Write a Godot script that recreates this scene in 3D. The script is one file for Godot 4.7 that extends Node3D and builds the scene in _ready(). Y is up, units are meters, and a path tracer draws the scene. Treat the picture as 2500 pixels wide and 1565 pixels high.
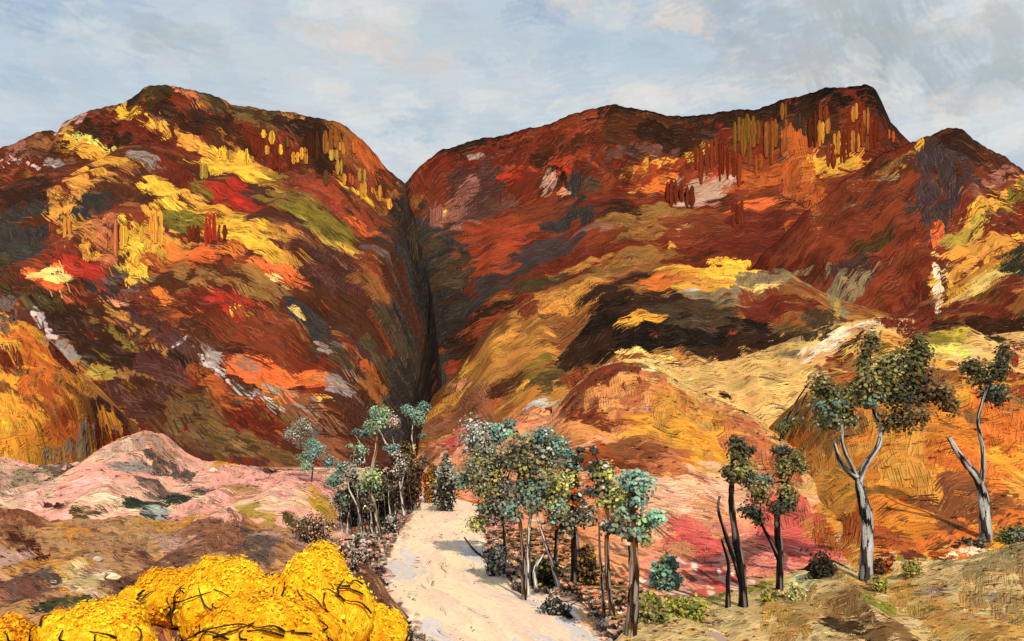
extends Node3D
# A dry creek bed between gum trees, heath and red ranges, in metres; the viewer stands on a rise, looking along -z.

const PALETTE := [[27,18,12],[50,45,40],[62,48,46],[46,27,17],[70,36,20],[72,40,33],[70,42,36],[62,46,22],[66,50,32],[78,62,32],[48,46,28],[46,50,42],[62,68,36],[96,36,21],[114,50,28],[138,55,31],[158,42,28],[160,76,34],[224,100,48],[204,104,42],[128,76,36],[134,90,44],[100,70,38],[116,90,34],[112,96,32],[170,138,56],[196,130,54],[172,112,50],[222,146,48],[212,148,52],[230,174,54],[234,190,104],[202,192,84],[216,208,146],[94,58,48],[136,84,68],[176,136,116],[140,122,112],[98,78,68],[186,172,162],[126,106,74],[208,160,92],[186,136,84],[236,206,168],[234,197,168],[212,196,186],[194,162,108],[164,128,76],[156,134,88],[212,178,120],[190,142,72],[128,92,54],[170,124,84],[126,72,40],[134,86,62],[106,68,52],[224,158,136],[208,162,138],[226,178,144],[228,156,138],[206,90,78],[222,128,104],[224,146,98],[234,172,132],[184,102,62],[132,80,54],[182,138,46],[132,130,44],[86,90,70],[152,150,140],[150,128,98],[232,224,214],[230,146,78],[206,118,40],[40,33,28]]
const HILLS := [
	{"name":"right_mountain","k":0.62,"p":[0,0.12,0.23,0.34,0.44,0.54,0.63,0.72,1],"amp":2.00,"wave":46.0,"tex":[2048,1152],"grid":[260,84],"base":[13,14,4,13,14],"scrub":[0,1.10],"relief_cm":65,"back":[-1.0,0.0],
	"crest":[[-99.79,133.77,470.00,250.00,-4.00],[-79.19,146.64,470.00,250.00,-4.00],[-65.03,156.43,470.00,250.00,-4.00],[-57.30,165.96,470.00,250.00,-4.00],[-43.14,176.26,470.00,250.00,-4.00],[-27.68,181.41,470.00,250.00,-4.00],[-1.93,186.56,470.00,250.00,-4.00],[23.82,193.00,470.00,250.00,-4.00],[44.42,201.24,470.00,250.00,-4.00],[62.45,204.07,470.00,250.00,-4.00],[75.33,202.01,470.00,250.00,-4.00],[90.78,198.15,470.00,250.00,-4.00],[111.38,196.86,470.00,250.00,-4.00],[126.84,200.21,470.00,250.00,-4.00],[147.44,201.24,470.00,250.00,-4.00],[165.47,207.16,470.00,250.00,-4.00],[191.22,214.12,470.00,250.00,-4.00],[214.40,216.18,470.00,250.00,-4.00],[220.84,213.60,470.00,250.00,-4.00],[225.99,203.30,470.00,250.00,-4.00],[229.85,194.29,470.00,250.00,-4.00],[240.15,182.70,470.00,250.00,-4.00],[255.60,164.67,470.00,250.00,-4.00],[281.36,151.79,470.00,250.00,-4.00],[319.99,138.92,470.00,250.00,-4.00],[371.49,133.77,470.00,250.00,-4.00]],
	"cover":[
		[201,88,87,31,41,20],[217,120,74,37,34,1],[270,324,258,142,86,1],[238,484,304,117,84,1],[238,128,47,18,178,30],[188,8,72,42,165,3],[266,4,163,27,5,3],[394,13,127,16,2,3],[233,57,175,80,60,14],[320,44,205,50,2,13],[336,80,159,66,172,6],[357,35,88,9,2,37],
		[303,120,127,69,151,35],[295,177,143,128,78,35],[373,137,142,94,167,6],[422,84,65,6,11,16],[394,306,205,184,81,15],[377,444,155,95,149,15],[377,524,150,92,151,15],[394,604,108,107,153,4],[488,13,244,16,176,3],[701,13,168,17,0,3],[845,4,206,23,1,3],[985,8,168,37,4,3],
		[1095,8,107,25,4,3],[541,13,233,22,177,14],[627,35,204,18,1,15],[718,40,148,28,1,14],[693,26,56,23,1,3],[788,40,205,55,178,4],[878,44,205,61,4,3],[451,35,184,49,0,13],[558,57,139,40,178,4],[521,71,69,26,10,3],[570,115,81,14,58,3],[611,88,148,22,7,15],
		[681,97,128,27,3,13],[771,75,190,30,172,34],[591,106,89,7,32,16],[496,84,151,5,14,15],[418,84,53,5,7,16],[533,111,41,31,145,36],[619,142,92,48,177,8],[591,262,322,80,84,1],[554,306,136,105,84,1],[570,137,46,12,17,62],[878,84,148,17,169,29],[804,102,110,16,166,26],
		[763,133,90,18,120,29],[824,115,170,36,166,15],[804,142,137,24,155,19],[886,133,120,65,81,14],[960,115,148,30,10,15],[943,151,149,60,166,36],[907,213,113,69,160,36],[1009,124,85,14,161,36],[1062,275,94,61,155,18],[1042,191,79,33,111,19],[1071,137,203,32,175,17],[1083,200,165,94,171,14],
		[1013,315,174,36,91,13],[833,324,164,144,12,21],[742,373,194,107,128,21],[705,298,118,96,134,3],[484,235,202,172,138,14],[414,329,180,149,136,15],[410,137,64,45,156,34],[640,444,150,57,154,35],[619,498,204,75,155,14],[537,462,211,104,149,2],[467,547,186,107,138,1],[779,386,312,114,118,21],
		[857,426,189,17,105,26],[968,409,277,210,3,14],[1030,489,202,162,173,13],[652,569,248,81,154,13],[734,604,255,75,136,21],[603,596,158,43,162,27],[956,609,67,57,10,30],[1005,587,53,46,94,30],[1272,71,287,82,5,4],[1346,80,128,94,175,13],[1407,62,97,63,132,13],[1296,13,271,35,0,0],
		[1379,22,74,48,141,0],[1186,22,128,42,179,3],[1432,13,66,64,9,3],[1099,13,108,22,7,3],[1194,66,52,29,8,1],[1202,93,137,22,171,34],[1235,111,84,17,173,36],[1214,120,107,27,5,29],[1288,133,138,21,174,29],[1276,160,68,22,8,29],[1128,102,249,32,1,14],[1091,124,203,33,1,17],
		[1214,146,128,26,12,27],[1067,257,93,84,156,18],[1190,217,126,112,91,14],[1186,293,440,97,92,17],[1108,444,279,212,13,13],[989,604,40,37,99,30],[250,853,153,85,78,1],[262,640,282,119,74,1],[238,907,97,95,113,1],[311,800,152,73,132,3],[299,853,104,72,139,3],[361,529,143,121,161,15],
		[361,636,166,83,152,13],[344,738,140,122,156,14],[410,720,141,48,156,3],[443,689,139,33,164,20],[250,916,101,70,136,14],[238,991,133,89,132,20],[451,564,216,91,146,2],[402,555,94,71,144,15],[570,560,162,87,154,13],[681,596,132,64,137,20],[718,600,197,67,138,21],[414,725,46,45,8,14],
		[402,733,64,48,164,3],[508,649,143,67,157,8],[956,604,77,67,93,30],[980,604,67,46,93,30],[213,373,359,57,83,74],[225,449,664,102,84,1],[233,378,355,51,84,8],[262,636,390,116,96,74],[254,644,253,110,98,74],[246,938,134,83,104,1],[299,524,194,97,123,8],[279,729,198,97,124,74],  # charcoal patches: shade of the gully painted into the slope colour
		[340,671,189,77,138,1]]},
	{"name":"left_mountain","k":0.70,"p":[0,0.13,0.25,0.36,0.47,0.57,0.67,0.77,1],"amp":1.60,"wave":40.0,"tex":[1792,1280],"grid":[240,90],"base":[4,13,14,20,5,13],"scrub":[0,0.90],"relief_cm":55,"back":[-1.0,0.0],
	"crest":[[-319.45,125.55,400.00,122.00,-1.00],[-290.96,136.51,400.00,122.00,-1.00],[-264.66,151.85,400.00,122.00,-1.00],[-251.51,157.33,400.00,122.00,-1.00],[-244.93,160.18,400.00,122.00,-1.00],[-238.36,161.27,400.00,122.00,-1.00],[-234.41,160.62,400.00,122.00,-1.00],[-232.66,165.00,400.00,122.00,-1.00],[-222.46,168.97,399.00,122.00,-1.00],[-213.18,172.05,398.00,122.00,-1.00],[-199.08,173.16,396.00,122.00,-1.00],[-192.77,177.07,395.50,122.00,-1.00],[-187.76,181.83,395.00,122.00,-1.00],[-180.38,181.81,394.00,122.00,-1.00],[-167.00,180.06,392.00,122.00,-1.00],[-155.47,175.96,390.00,122.00,-1.00],[-144.04,172.32,388.00,122.00,-1.00],[-139.82,168.92,387.50,122.00,-1.00],[-114.00,162.83,380.00,122.00,-1.00],[-96.06,158.08,375.00,122.00,-1.00],[-78.50,150.00,365.00,122.00,-1.00],[-66.62,137.27,355.00,122.00,-1.00],[-57.18,124.10,345.00,122.00,-1.00],[-46.35,112.93,335.00,122.00,-1.00],[-42.61,100.28,322.00,122.00,-1.00],[-34.56,78.10,290.00,122.00,-1.00],[-26.44,51.95,252.00,122.00,-1.00],[-23.57,33.93,220.00,118.00,-1.00],[-20.98,17.54,176.00,114.00,-1.00],[-18.84,9.80,146.00,110.00,-1.00],[-17.36,4.30,128.00,104.00,-1.00]],
	"cover":[
		[897,44,385,93,2,3],[887,9,205,15,4,64],[811,39,128,65,149,7],[678,54,252,78,19,13],[549,19,91,41,176,36],[768,59,169,37,40,30],[912,133,149,49,14,29],[858,113,76,23,20,29],[1016,148,140,32,17,26],[869,158,230,87,19,13],[894,306,161,73,46,37],[714,113,277,48,32,3],
		[646,118,333,54,29,29],[664,108,232,15,27,32],[822,360,168,88,39,29],[474,54,228,101,14,4],[441,29,181,41,21,20],[391,34,76,59,51,35],[438,103,253,29,22,13],[481,113,329,5,25,39],[836,533,179,16,7,39],[800,454,173,60,34,29],[556,143,108,23,31,37],[632,459,611,132,46,3],  # the two thin pale lines are highlights painted on the slope
		[822,597,165,146,20,13],[869,617,221,55,57,26],[883,558,103,63,2,26],[962,573,187,156,68,4],[944,667,134,78,60,1],[1052,721,133,101,12,14],[1037,499,143,61,34,30],[1098,578,241,69,38,30],[1116,617,95,56,27,30],[1152,558,167,47,30,29],[1159,459,203,78,39,16],[1231,509,221,61,43,16],
		[1062,163,118,80,174,30],[1070,237,114,60,74,30],[1156,197,199,82,23,26],[1203,252,201,79,26,30],[1124,459,178,70,38,24],[1009,350,209,100,69,13],[1109,29,276,63,4,22],[1062,19,182,27,170,20],[991,84,152,54,176,3],[1109,103,205,67,7,4],[1221,133,83,49,67,14],[847,795,244,123,54,1],
		[872,845,117,77,53,1],[879,706,219,30,54,26],[944,761,152,21,55,26],[983,854,198,45,54,14],[1016,815,165,42,56,26],[1052,805,210,46,57,64],[1077,790,145,18,58,30],[1127,825,211,29,59,30],[1152,859,122,34,59,30],[1124,741,216,44,61,29],[1188,775,163,79,33,26],[1210,731,146,45,64,13],
		[1224,677,181,28,62,16],[1271,741,157,29,66,13],[1256,810,102,48,16,18],[1238,617,197,52,34,29],[1325,731,214,58,31,30],[1389,780,122,47,37,30],[1350,711,97,30,26,29],[1159,677,143,89,25,24],[1009,914,104,57,5,14],[912,894,96,70,6,7],[1037,924,51,18,0,18],[1177,14,310,55,4,7],
		[1152,0,253,28,4,20],[1289,19,121,33,1,26],[1382,0,174,43,5,17],[1310,44,243,75,179,3],[1357,98,162,86,73,3],[1418,29,137,62,63,20],[1472,9,107,99,34,20],[1508,34,111,94,29,17],[1544,49,95,81,31,17],[1174,93,119,68,65,13],[1249,138,139,67,68,13],[1185,237,245,124,37,26],
		[1206,276,176,103,26,30],[1124,227,180,118,78,30],[1282,380,148,51,33,26],[1228,459,217,113,45,16],[1300,454,180,103,45,5],[1321,311,199,130,30,23],[1414,415,112,91,83,23],[1371,296,219,169,81,14],[1393,504,239,131,23,23],[1458,543,172,140,159,24],[1501,499,98,61,136,24],[1450,331,199,149,24,15],
		[1504,345,185,127,91,15],[1547,168,175,155,96,14],[1544,370,97,59,124,18],[1572,113,74,26,10,29],[1483,168,107,20,161,30],[1594,44,139,87,143,4],[1633,9,327,44,116,20],[1655,0,438,33,109,1],[1630,217,214,207,112,4],[1695,9,815,77,103,1],[1695,123,327,43,104,1],[1300,677,185,70,24,30],
		[1368,756,167,57,31,30],[1371,696,102,42,10,29],[1450,667,159,77,0,20],[1443,726,140,92,54,27],[1504,602,147,64,154,25],[1551,583,78,59,152,29],[1361,825,146,43,35,19],[1407,869,163,58,28,15],[1458,845,80,68,168,18],[1551,736,197,127,91,5],[1501,726,132,106,169,4],[1608,632,175,61,95,14],
		[1623,494,146,63,136,38],[1612,686,102,79,126,20],[904,874,112,50,7,1],[1016,1003,216,41,21,7],[1073,1027,111,21,17,9],[1156,929,91,70,9,38],[1138,963,83,30,18,1],[1070,924,149,57,14,16],[1080,988,130,29,26,15],[1030,968,139,18,21,18],[1027,948,78,36,2,31],[1145,859,167,42,59,30],
		[1224,820,148,56,9,19],[1271,830,76,34,8,18],[1213,859,128,42,9,17],[1325,919,200,48,25,21],[1400,943,174,30,27,21],[1221,963,84,28,58,14],[1267,978,72,23,34,19],[1195,988,52,21,175,62],[1260,1003,163,33,30,14],[1332,1023,45,38,173,17],[1389,988,152,92,16,13],[1389,978,98,59,16,16],
		[1407,988,25,22,68,30],[1440,1008,24,20,161,16],[1274,1047,173,48,29,5],[1224,1032,123,15,28,27],[1124,1042,103,51,23,3],[1203,1087,224,57,26,3],[1224,1067,160,14,30,23],[1317,1107,77,16,11,27],[1350,1087,31,5,112,39],[1098,1062,94,13,33,39],[1170,1111,56,7,33,37],[1185,1116,100,15,33,37],
		[1009,1032,41,23,45,38],[1231,1141,59,35,27,27],[1285,1161,67,25,50,5],[1292,1191,37,29,37,5],[1328,1181,136,53,10,5],[1346,1136,97,64,6,5],[1256,1146,53,18,22,25],[1314,1156,62,17,15,21],[1396,1191,167,29,18,4],[1468,1210,183,40,20,22],[1450,1235,131,27,20,22],[1389,1116,83,35,23,3],
		[1400,1092,53,18,24,37],[1475,1102,125,24,11,18],[1508,1121,129,41,2,18],[1526,1141,73,26,3,19],[1454,1156,143,27,24,17],[1508,1186,136,27,25,14],[1526,1205,108,32,26,13],[1418,1116,68,10,30,39],[1465,1146,98,10,28,39],[1533,1166,57,13,21,37],[1468,1052,109,91,174,14],[1396,1052,128,46,16,4],
		[1332,1215,71,11,14,19],[1443,1230,37,14,28,16],[1497,711,173,83,158,4],[1551,746,194,156,91,5],[1608,612,161,81,93,14],[1616,711,110,85,98,20],[1454,854,88,56,170,18],[1436,869,32,27,6,31],[1479,894,80,31,5,3],[1418,904,134,60,25,21],[1465,1018,137,106,18,14],[1515,929,91,30,11,1],
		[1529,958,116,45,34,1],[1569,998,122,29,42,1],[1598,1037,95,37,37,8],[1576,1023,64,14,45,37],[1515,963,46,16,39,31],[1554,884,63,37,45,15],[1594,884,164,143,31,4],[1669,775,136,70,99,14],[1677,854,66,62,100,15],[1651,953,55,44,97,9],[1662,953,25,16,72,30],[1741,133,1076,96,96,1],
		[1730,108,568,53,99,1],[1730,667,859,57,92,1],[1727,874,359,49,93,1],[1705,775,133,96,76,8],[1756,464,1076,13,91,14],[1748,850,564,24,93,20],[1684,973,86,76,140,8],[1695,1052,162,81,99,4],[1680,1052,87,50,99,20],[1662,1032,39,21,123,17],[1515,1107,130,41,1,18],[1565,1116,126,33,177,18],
		[1580,1107,41,29,163,19],[1540,1092,44,20,7,14],[1594,1161,74,19,173,29],[1565,1156,48,18,1,19],[1612,1176,87,29,8,17],[1540,1146,55,14,10,37],[1526,1166,43,8,16,39],[1633,1121,53,44,172,37],[1529,1205,108,22,26,17],[1533,1220,82,31,27,13],[1576,1191,89,23,42,23],[1619,1210,162,61,42,65],
		[1648,1186,73,69,2,4],[1673,1156,63,58,92,4],[1601,1225,47,40,173,38],[1519,1240,166,35,15,22],[1515,1200,122,36,26,13],[1677,4,289,121,104,74],[1684,143,323,84,103,1],[1705,9,378,85,101,8],[1730,44,628,69,94,74],[1745,143,1076,113,93,74],[1738,711,934,68,91,1],[1734,943,401,51,91,74],  # charcoal and black-brown patches: gully shade painted onto this flank
		[1695,770,133,115,96,8],[1680,509,260,117,95,4]]},
	{"name":"right_peak","k":0.78,"p":[0,0.2,0.4,0.6,0.8,1],"amp":2.00,"wave":30.0,"tex":[1024,768],"grid":[160,60],"base":[14,13,4],"scrub":[0,0.90],"relief_cm":45,"back":[-1.0,0.0],
	"crest":[[63.74,33.93,330.00,215.00,-2.00],[89.05,59.25,330.00,215.00,-2.00],[107.14,80.95,330.00,215.00,-2.00],[125.22,99.03,330.00,215.00,-2.00],[143.30,113.49,330.00,215.00,-2.00],[154.15,121.63,330.00,215.00,-2.00],[168.62,128.50,330.00,215.00,-2.00],[176.75,130.67,330.00,215.00,-2.00],[184.89,135.19,330.00,215.00,-2.00],[190.32,134.83,330.00,215.00,-2.00],[197.55,129.77,330.00,215.00,-2.00],[206.59,124.34,330.00,215.00,-2.00],[215.63,118.92,330.00,215.00,-2.00],[218.34,117.11,330.00,215.00,-2.00],[230.10,108.07,330.00,215.00,-2.00],[260.84,102.64,330.00,215.00,-2.00]],
	"cover":[
		[256,0,183,54,64,13],[502,0,103,37,86,13],[510,14,157,40,174,13],[463,32,94,47,9,4],[560,44,144,30,153,26],[519,53,112,39,169,21],[613,32,115,41,10,7],[646,11,89,34,1,3],[570,14,48,20,92,29],[629,106,204,126,53,4],[607,148,238,111,92,2],[701,32,124,119,19,3],
		[730,44,126,87,113,4],[457,77,103,21,23,40],[430,53,74,31,29,26],[381,0,235,62,50,14],[316,59,143,59,93,17],[449,136,210,69,30,14],[416,112,73,11,40,40],[322,38,66,23,35,40],[506,192,55,32,16,1],[420,136,76,37,31,6],[334,85,185,78,51,13],[361,127,224,124,36,14],
		[476,246,155,121,160,14],[564,228,141,48,89,2],[562,290,79,22,93,18],[432,249,90,60,177,7],[632,252,127,67,124,14],[716,121,225,23,124,35],[722,163,317,31,125,29],[728,174,247,17,125,25],[759,136,163,28,122,24],[689,252,186,15,131,9],[621,308,119,42,153,25],[716,257,181,44,132,13],
		[683,343,220,17,133,29],[640,352,145,53,159,26],[572,400,88,42,178,26],[549,382,80,28,97,31],[320,246,151,28,49,40],[322,255,60,18,91,13],[474,341,190,61,13,13],[439,373,177,111,162,14],[391,320,102,90,74,6],[359,349,92,82,126,40],[482,424,57,50,92,13],[543,426,63,56,169,29],
		[535,426,91,19,97,43],[552,409,96,13,97,4],[697,341,122,13,133,26]]},
	{"name":"rocky_spur","k":0.75,"p":[0,0.2,0.4,0.58,0.76,0.9,1],"amp":1.20,"wave":26.0,"tex":[2048,768],"grid":[240,60],"base":[20,27,14,22],"scrub":[0,0.60],"relief_cm":34,"back":[-1.0,0.0],
	"crest":[[-40.38,0.07,225.00,140.00,-1.00],[-31.75,5.62,225.00,140.00,-1.00],[-25.58,13.01,225.00,140.00,-1.00],[-14.49,24.73,225.00,140.00,-1.00],[-5.86,37.05,225.00,140.00,-1.00],[6.47,45.68,225.00,140.00,-1.00],[23.73,51.85,225.00,140.00,-1.00],[43.46,54.32,225.00,140.00,-1.00],[60.72,52.47,225.00,140.00,-1.00],[79.21,52.47,225.00,140.00,-1.00],[92.77,44.45,225.00,140.00,-1.00],[110.03,39.52,225.00,140.00,-1.00],[124.83,45.68,225.00,140.00,-1.00],[134.69,51.85,225.00,140.00,-1.00],[149.49,60.48,225.00,140.00,-1.00],[177.84,64.18,225.00,140.00,-1.00]],
	"cover":[
		[640,44,230,120,120,21],[870,77,169,76,135,29],[948,41,243,142,95,30],[1005,17,234,91,96,30],[1662,0,320,136,62,26],[1727,100,193,120,92,10],[1120,2,611,126,122,40],[1087,0,284,38,96,13],[1013,0,142,93,97,30],[373,240,195,184,43,27],[320,263,215,97,55,26],[357,400,192,166,12,27],
		[340,483,187,111,11,20],[254,154,199,21,90,30],[320,338,46,42,79,29],[406,545,39,22,174,29],[340,512,98,57,176,4],[229,252,275,48,76,62],[184,278,362,72,81,20],[213,385,116,104,81,26],[291,530,132,44,40,17],[242,524,192,161,73,65],[582,0,345,210,124,20],[636,0,185,106,120,21],
		[451,148,162,144,85,26],[537,186,173,160,84,26],[389,0,431,59,77,14],[648,177,238,61,130,3],[710,169,126,73,147,3],[812,139,194,99,144,19],[870,77,157,154,151,29],[943,74,318,142,95,30],[976,38,299,92,95,30],[915,192,178,82,166,26],[857,207,105,60,166,29],[1030,130,186,130,96,40],
		[1030,189,114,45,167,31],[812,252,122,16,154,39],[730,284,126,15,172,39],[763,296,128,51,169,13],[829,317,104,79,9,13],[738,346,127,42,164,29],[923,281,164,104,1,40],[1030,272,151,107,97,14],[619,329,165,84,138,3],[668,406,275,121,179,0],[771,388,201,120,18,3],[837,418,157,122,9,0],
		[907,400,164,87,174,8],[931,483,154,39,157,0],[582,418,170,101,125,3],[562,474,93,49,131,3],[915,429,66,45,174,16],[484,329,143,84,8,20],[394,335,196,87,25,26],[430,441,228,79,6,27],[377,444,150,111,4,27],[459,504,118,83,152,23],[558,459,77,54,115,64],[361,515,77,58,176,4],
		[406,545,32,22,174,29],[443,587,149,71,160,27],[467,548,99,58,152,9],[443,613,78,19,165,39],[394,628,77,44,167,64],[841,504,89,43,169,42],[927,486,109,102,176,41],[714,489,159,26,18,31],[570,501,67,30,12,65],[595,498,115,43,29,21],[529,539,69,50,88,14],[439,643,63,26,176,62],
		[1264,32,672,58,101,40],[1083,296,215,82,167,13],[1161,341,294,78,124,8],[1243,151,256,15,100,25],[1009,435,160,40,153,41],[927,489,63,58,176,41],[1469,29,283,161,98,13],[1584,243,225,171,17,13],[1608,355,167,110,36,3],[1608,0,263,170,96,29],[1633,121,144,116,44,31],[1534,47,236,18,100,43],
		[1559,8,233,12,100,4],[1682,0,151,93,179,26],[1731,80,209,72,95,10],[619,373,297,138,128,0],[755,388,359,180,6,0],[882,409,282,148,6,0],[960,459,258,78,159,3],[742,293,245,121,176,3],[562,447,160,95,131,3],[849,335,242,119,0,8],[714,364,110,45,169,29]]},  # near-black patches here and above: a band of shadow painted on
	{"name":"tan_hill","k":0.80,"p":[0,0.26,0.5,0.71,0.87,0.97,1],"amp":0.80,"wave":20.0,"tex":[1536,512],"grid":[180,50],"base":[41,42,49],"scrub":[700,0.30],"relief_cm":12,"back":[-1.0,0.0],
	"crest":[[7.60,9.93,150.00,105.00,-1.00],[14.18,15.68,150.00,105.00,-1.00],[19.93,18.97,150.00,105.00,-1.00],[25.68,19.38,150.00,105.00,-1.00],[32.26,17.99,150.00,105.00,-1.00],[40.48,18.56,150.00,105.00,-1.00],[48.70,20.78,150.00,105.00,-1.00],[53.63,23.08,150.00,105.00,-1.00],[61.03,25.55,150.00,105.00,-1.00],[69.25,27.19,150.00,105.00,-1.00],[76.64,26.78,150.00,105.00,-1.00],[85.68,25.96,150.00,105.00,-1.00],[92.26,23.49,150.00,105.00,-1.00],[99.66,24.73,150.00,105.00,-1.00],[118.56,23.90,150.00,105.00,-1.00]],
	"cover":[
		[498,0,922,80,96,0],[390,104,213,169,95,42],[474,158,295,242,97,41],[427,247,200,155,16,41],[504,296,173,123,39,41],[566,130,182,118,121,48],[252,47,380,154,108,31],[304,100,239,70,67,33],[147,85,304,45,79,65],[437,298,171,26,41,3],[455,316,81,15,63,3],[714,114,159,97,91,8],
		[763,15,922,21,99,25],[523,92,194,193,59,41],[535,251,199,163,99,41],[572,326,120,96,16,41],[618,266,99,61,164,41],[587,138,135,65,59,40],[704,179,151,62,155,43],[751,168,151,43,146,43],[855,120,130,44,174,43],[766,217,140,24,151,4],[809,229,89,23,96,1],[849,229,128,69,171,26],
		[821,278,142,32,173,23],[701,270,138,36,178,13],[957,85,207,193,101,13],[1021,120,283,113,129,13],[1098,116,200,148,131,3],[1172,247,240,57,105,15],[1052,179,166,69,162,25],[1012,235,123,45,1,32],[978,199,82,51,172,24],[969,292,67,25,176,29],[1040,292,116,36,170,20],[434,177,318,253,12,41],
		[523,308,282,188,13,41],[514,357,127,78,20,41],[615,258,159,119,179,41],[717,294,96,59,2,21]]},
	{"name":"orange_hill","k":0.80,"p":[0,0.26,0.5,0.71,0.87,0.97,1],"amp":1.00,"wave":16.0,"tex":[1024,768],"grid":[120,60],"base":[28,29,19,28],"scrub":[700,0.22],"relief_cm":18,"back":[-1.0,0.0],
	"crest":[[-95.84,26.70,120.00,72.00,-1.00],[-89.26,25.71,120.00,72.00,-1.00],[-79.40,23.54,120.00,72.00,-1.00],[-75.45,22.42,120.00,72.00,-1.00],[-72.16,19.79,120.00,72.00,-1.00],[-69.53,16.18,120.00,72.00,-1.00],[-66.25,13.55,120.00,72.00,-1.00],[-63.88,10.26,120.00,72.00,-1.00],[-62.96,6.32,120.00,72.00,-1.00],[-62.17,1.05,120.00,72.00,-1.00],[-61.32,-3.55,120.00,72.00,-1.00]],
	"cover":[
		[722,0,108,87,162,37],[523,0,615,95,57,38],[707,204,250,134,139,28],[775,189,239,212,148,19],[757,317,101,95,31,14],[853,293,163,85,171,21],[890,305,168,156,87,19],[868,394,205,47,158,20],[876,477,205,114,175,28],[884,527,49,32,42,30],[923,498,69,15,38,30],[943,299,131,116,137,17],
		[892,59,345,160,75,27],[952,148,152,63,108,20],[796,17,151,132,45,13],[962,447,335,26,102,28],[954,35,130,19,85,5],[980,133,205,14,91,37],[985,26,268,20,92,13],[952,492,256,54,113,28],[943,554,173,27,121,28],[974,296,261,20,98,19],[985,311,293,14,91,70]]},
	{"name":"terracotta_hill","k":0.50,"p":[0,0.2,0.41,0.62,0.81,0.95,1],"amp":0.60,"wave":14.0,"tex":[1536,1024],"grid":[180,80],"base":[62,64,63,19,61],"scrub":[500,0.15],"relief_cm":12,"back":[-1.0,0.0],
	"crest":[[-13.14,-2.27,78.00,60.00,-0.30],[-10.58,1.58,78.00,58.00,-0.30],[-8.44,3.93,78.00,56.00,-0.30],[-4.59,5.51,78.00,52.00,-0.30],[-0.32,5.85,78.00,46.00,-0.30],[3.53,6.50,78.00,42.00,-0.30],[5.88,9.27,78.00,38.00,-0.30],[8.23,11.33,78.00,35.00,-0.30],[10.36,11.97,78.00,33.00,-0.30],[12.50,11.75,78.00,31.00,-0.30],[15.07,10.98,78.00,28.00,-0.10],[17.63,9.27,78.00,26.00,0.10],[20.91,8.18,77.50,24.00,0.15],[24.15,6.69,77.00,24.00,0.15],[25.92,4.58,76.00,24.00,0.15],[27.04,1.73,74.50,24.00,0.15],[28.09,-2.25,73.50,24.00,0.15],[28.90,-4.60,73.00,24.00,0.15]],
	"cover":[
		[212,7,677,212,100,65],[277,150,334,160,78,60],[218,0,236,81,81,25],[446,359,193,122,90,62],[510,0,242,199,105,64],[1215,170,839,338,108,41],[1028,170,206,205,72,33],[1083,264,198,145,101,32],[824,150,922,136,81,65],[892,268,322,208,38,21],[806,272,260,161,88,14],[711,260,613,90,89,14],
		[886,395,225,211,88,62],[901,478,167,91,32,62],[994,395,191,175,106,64],[769,482,280,99,49,17],[723,561,186,72,47,14],[895,608,196,110,148,53],[991,549,161,60,139,17],[809,632,151,70,1,62],[677,541,177,81,42,62],[578,71,870,178,89,62],[1080,521,361,148,129,26],[1043,636,206,94,155,26],
		[1154,545,147,118,116,28],[1145,494,126,95,47,14],[1215,442,256,132,66,64],[1234,525,383,132,96,64],[1237,173,285,201,77,3],[1258,423,265,46,80,3],[868,691,144,37,0,64],[1394,170,922,71,95,26],[843,735,164,161,93,64],[948,759,144,135,96,62],[908,869,93,91,86,64],[963,830,82,59,173,63],
		[815,660,135,87,13,62],[1028,790,151,102,169,63],[972,909,152,104,173,62],[1037,869,139,112,170,63],[1098,960,136,108,173,61],[1000,1000,109,104,101,60],[1015,964,91,50,172,60],[1095,917,112,62,171,61],[1120,976,70,48,172,56],[1101,968,51,40,173,63],[1228,869,143,87,100,60],[1200,948,87,73,171,60],
		[1240,940,61,50,172,60],[1274,909,86,57,173,52],[1329,865,85,85,155,26],[1314,731,149,105,159,41],[966,755,117,114,97,64],[1055,636,209,172,151,26],[1129,600,156,106,113,28],[981,790,81,62,173,64],[948,838,70,29,88,53],[1231,624,336,95,99,64],[1225,715,169,55,97,19],[1034,838,164,119,170,63],
		[988,925,146,84,172,63],[1071,885,120,92,170,63],[1148,810,106,103,168,62],[1009,996,105,104,102,60],[1089,937,102,44,172,61],[1222,885,136,83,100,60],[1283,913,114,56,173,52],[1212,347,463,340,102,41],[806,280,323,296,88,14],[760,411,324,134,57,53],[871,462,308,265,90,72],[824,593,237,142,30,72],
		[960,510,259,211,104,64],[975,597,196,176,167,28],[1080,545,287,264,103,26],[1105,656,213,209,166,28],[828,755,212,103,7,14],[726,699,214,114,32,17],[948,759,201,145,173,64],[883,846,207,97,173,72],[686,553,228,128,37,72],[1225,616,322,144,85,64],[1240,707,306,84,98,64],[769,525,192,80,43,14],
		[895,707,152,91,175,53],[1003,853,213,117,173,63],[935,940,199,109,172,63],[1049,901,169,104,171,62],[1120,774,152,145,163,63],[1000,1000,135,119,101,60],[994,956,106,70,172,60],[1098,964,121,116,173,61],[1074,1012,92,62,174,59],[1215,873,155,142,106,60],[1200,944,141,81,171,60],[1132,996,127,45,172,61],
		[926,1000,109,77,170,62],[1320,877,170,98,162,26],[1283,909,80,65,124,17]]},
	{"name":"ochre_hill","k":0.60,"p":[0,0.26,0.5,0.71,0.87,0.97,1],"amp":0.50,"wave":13.0,"tex":[1280,896],"grid":[150,70],"base":[26,28,29,19,26],"scrub":[900,0.15],"relief_cm":10,"back":[-1.0,0.0],
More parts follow.
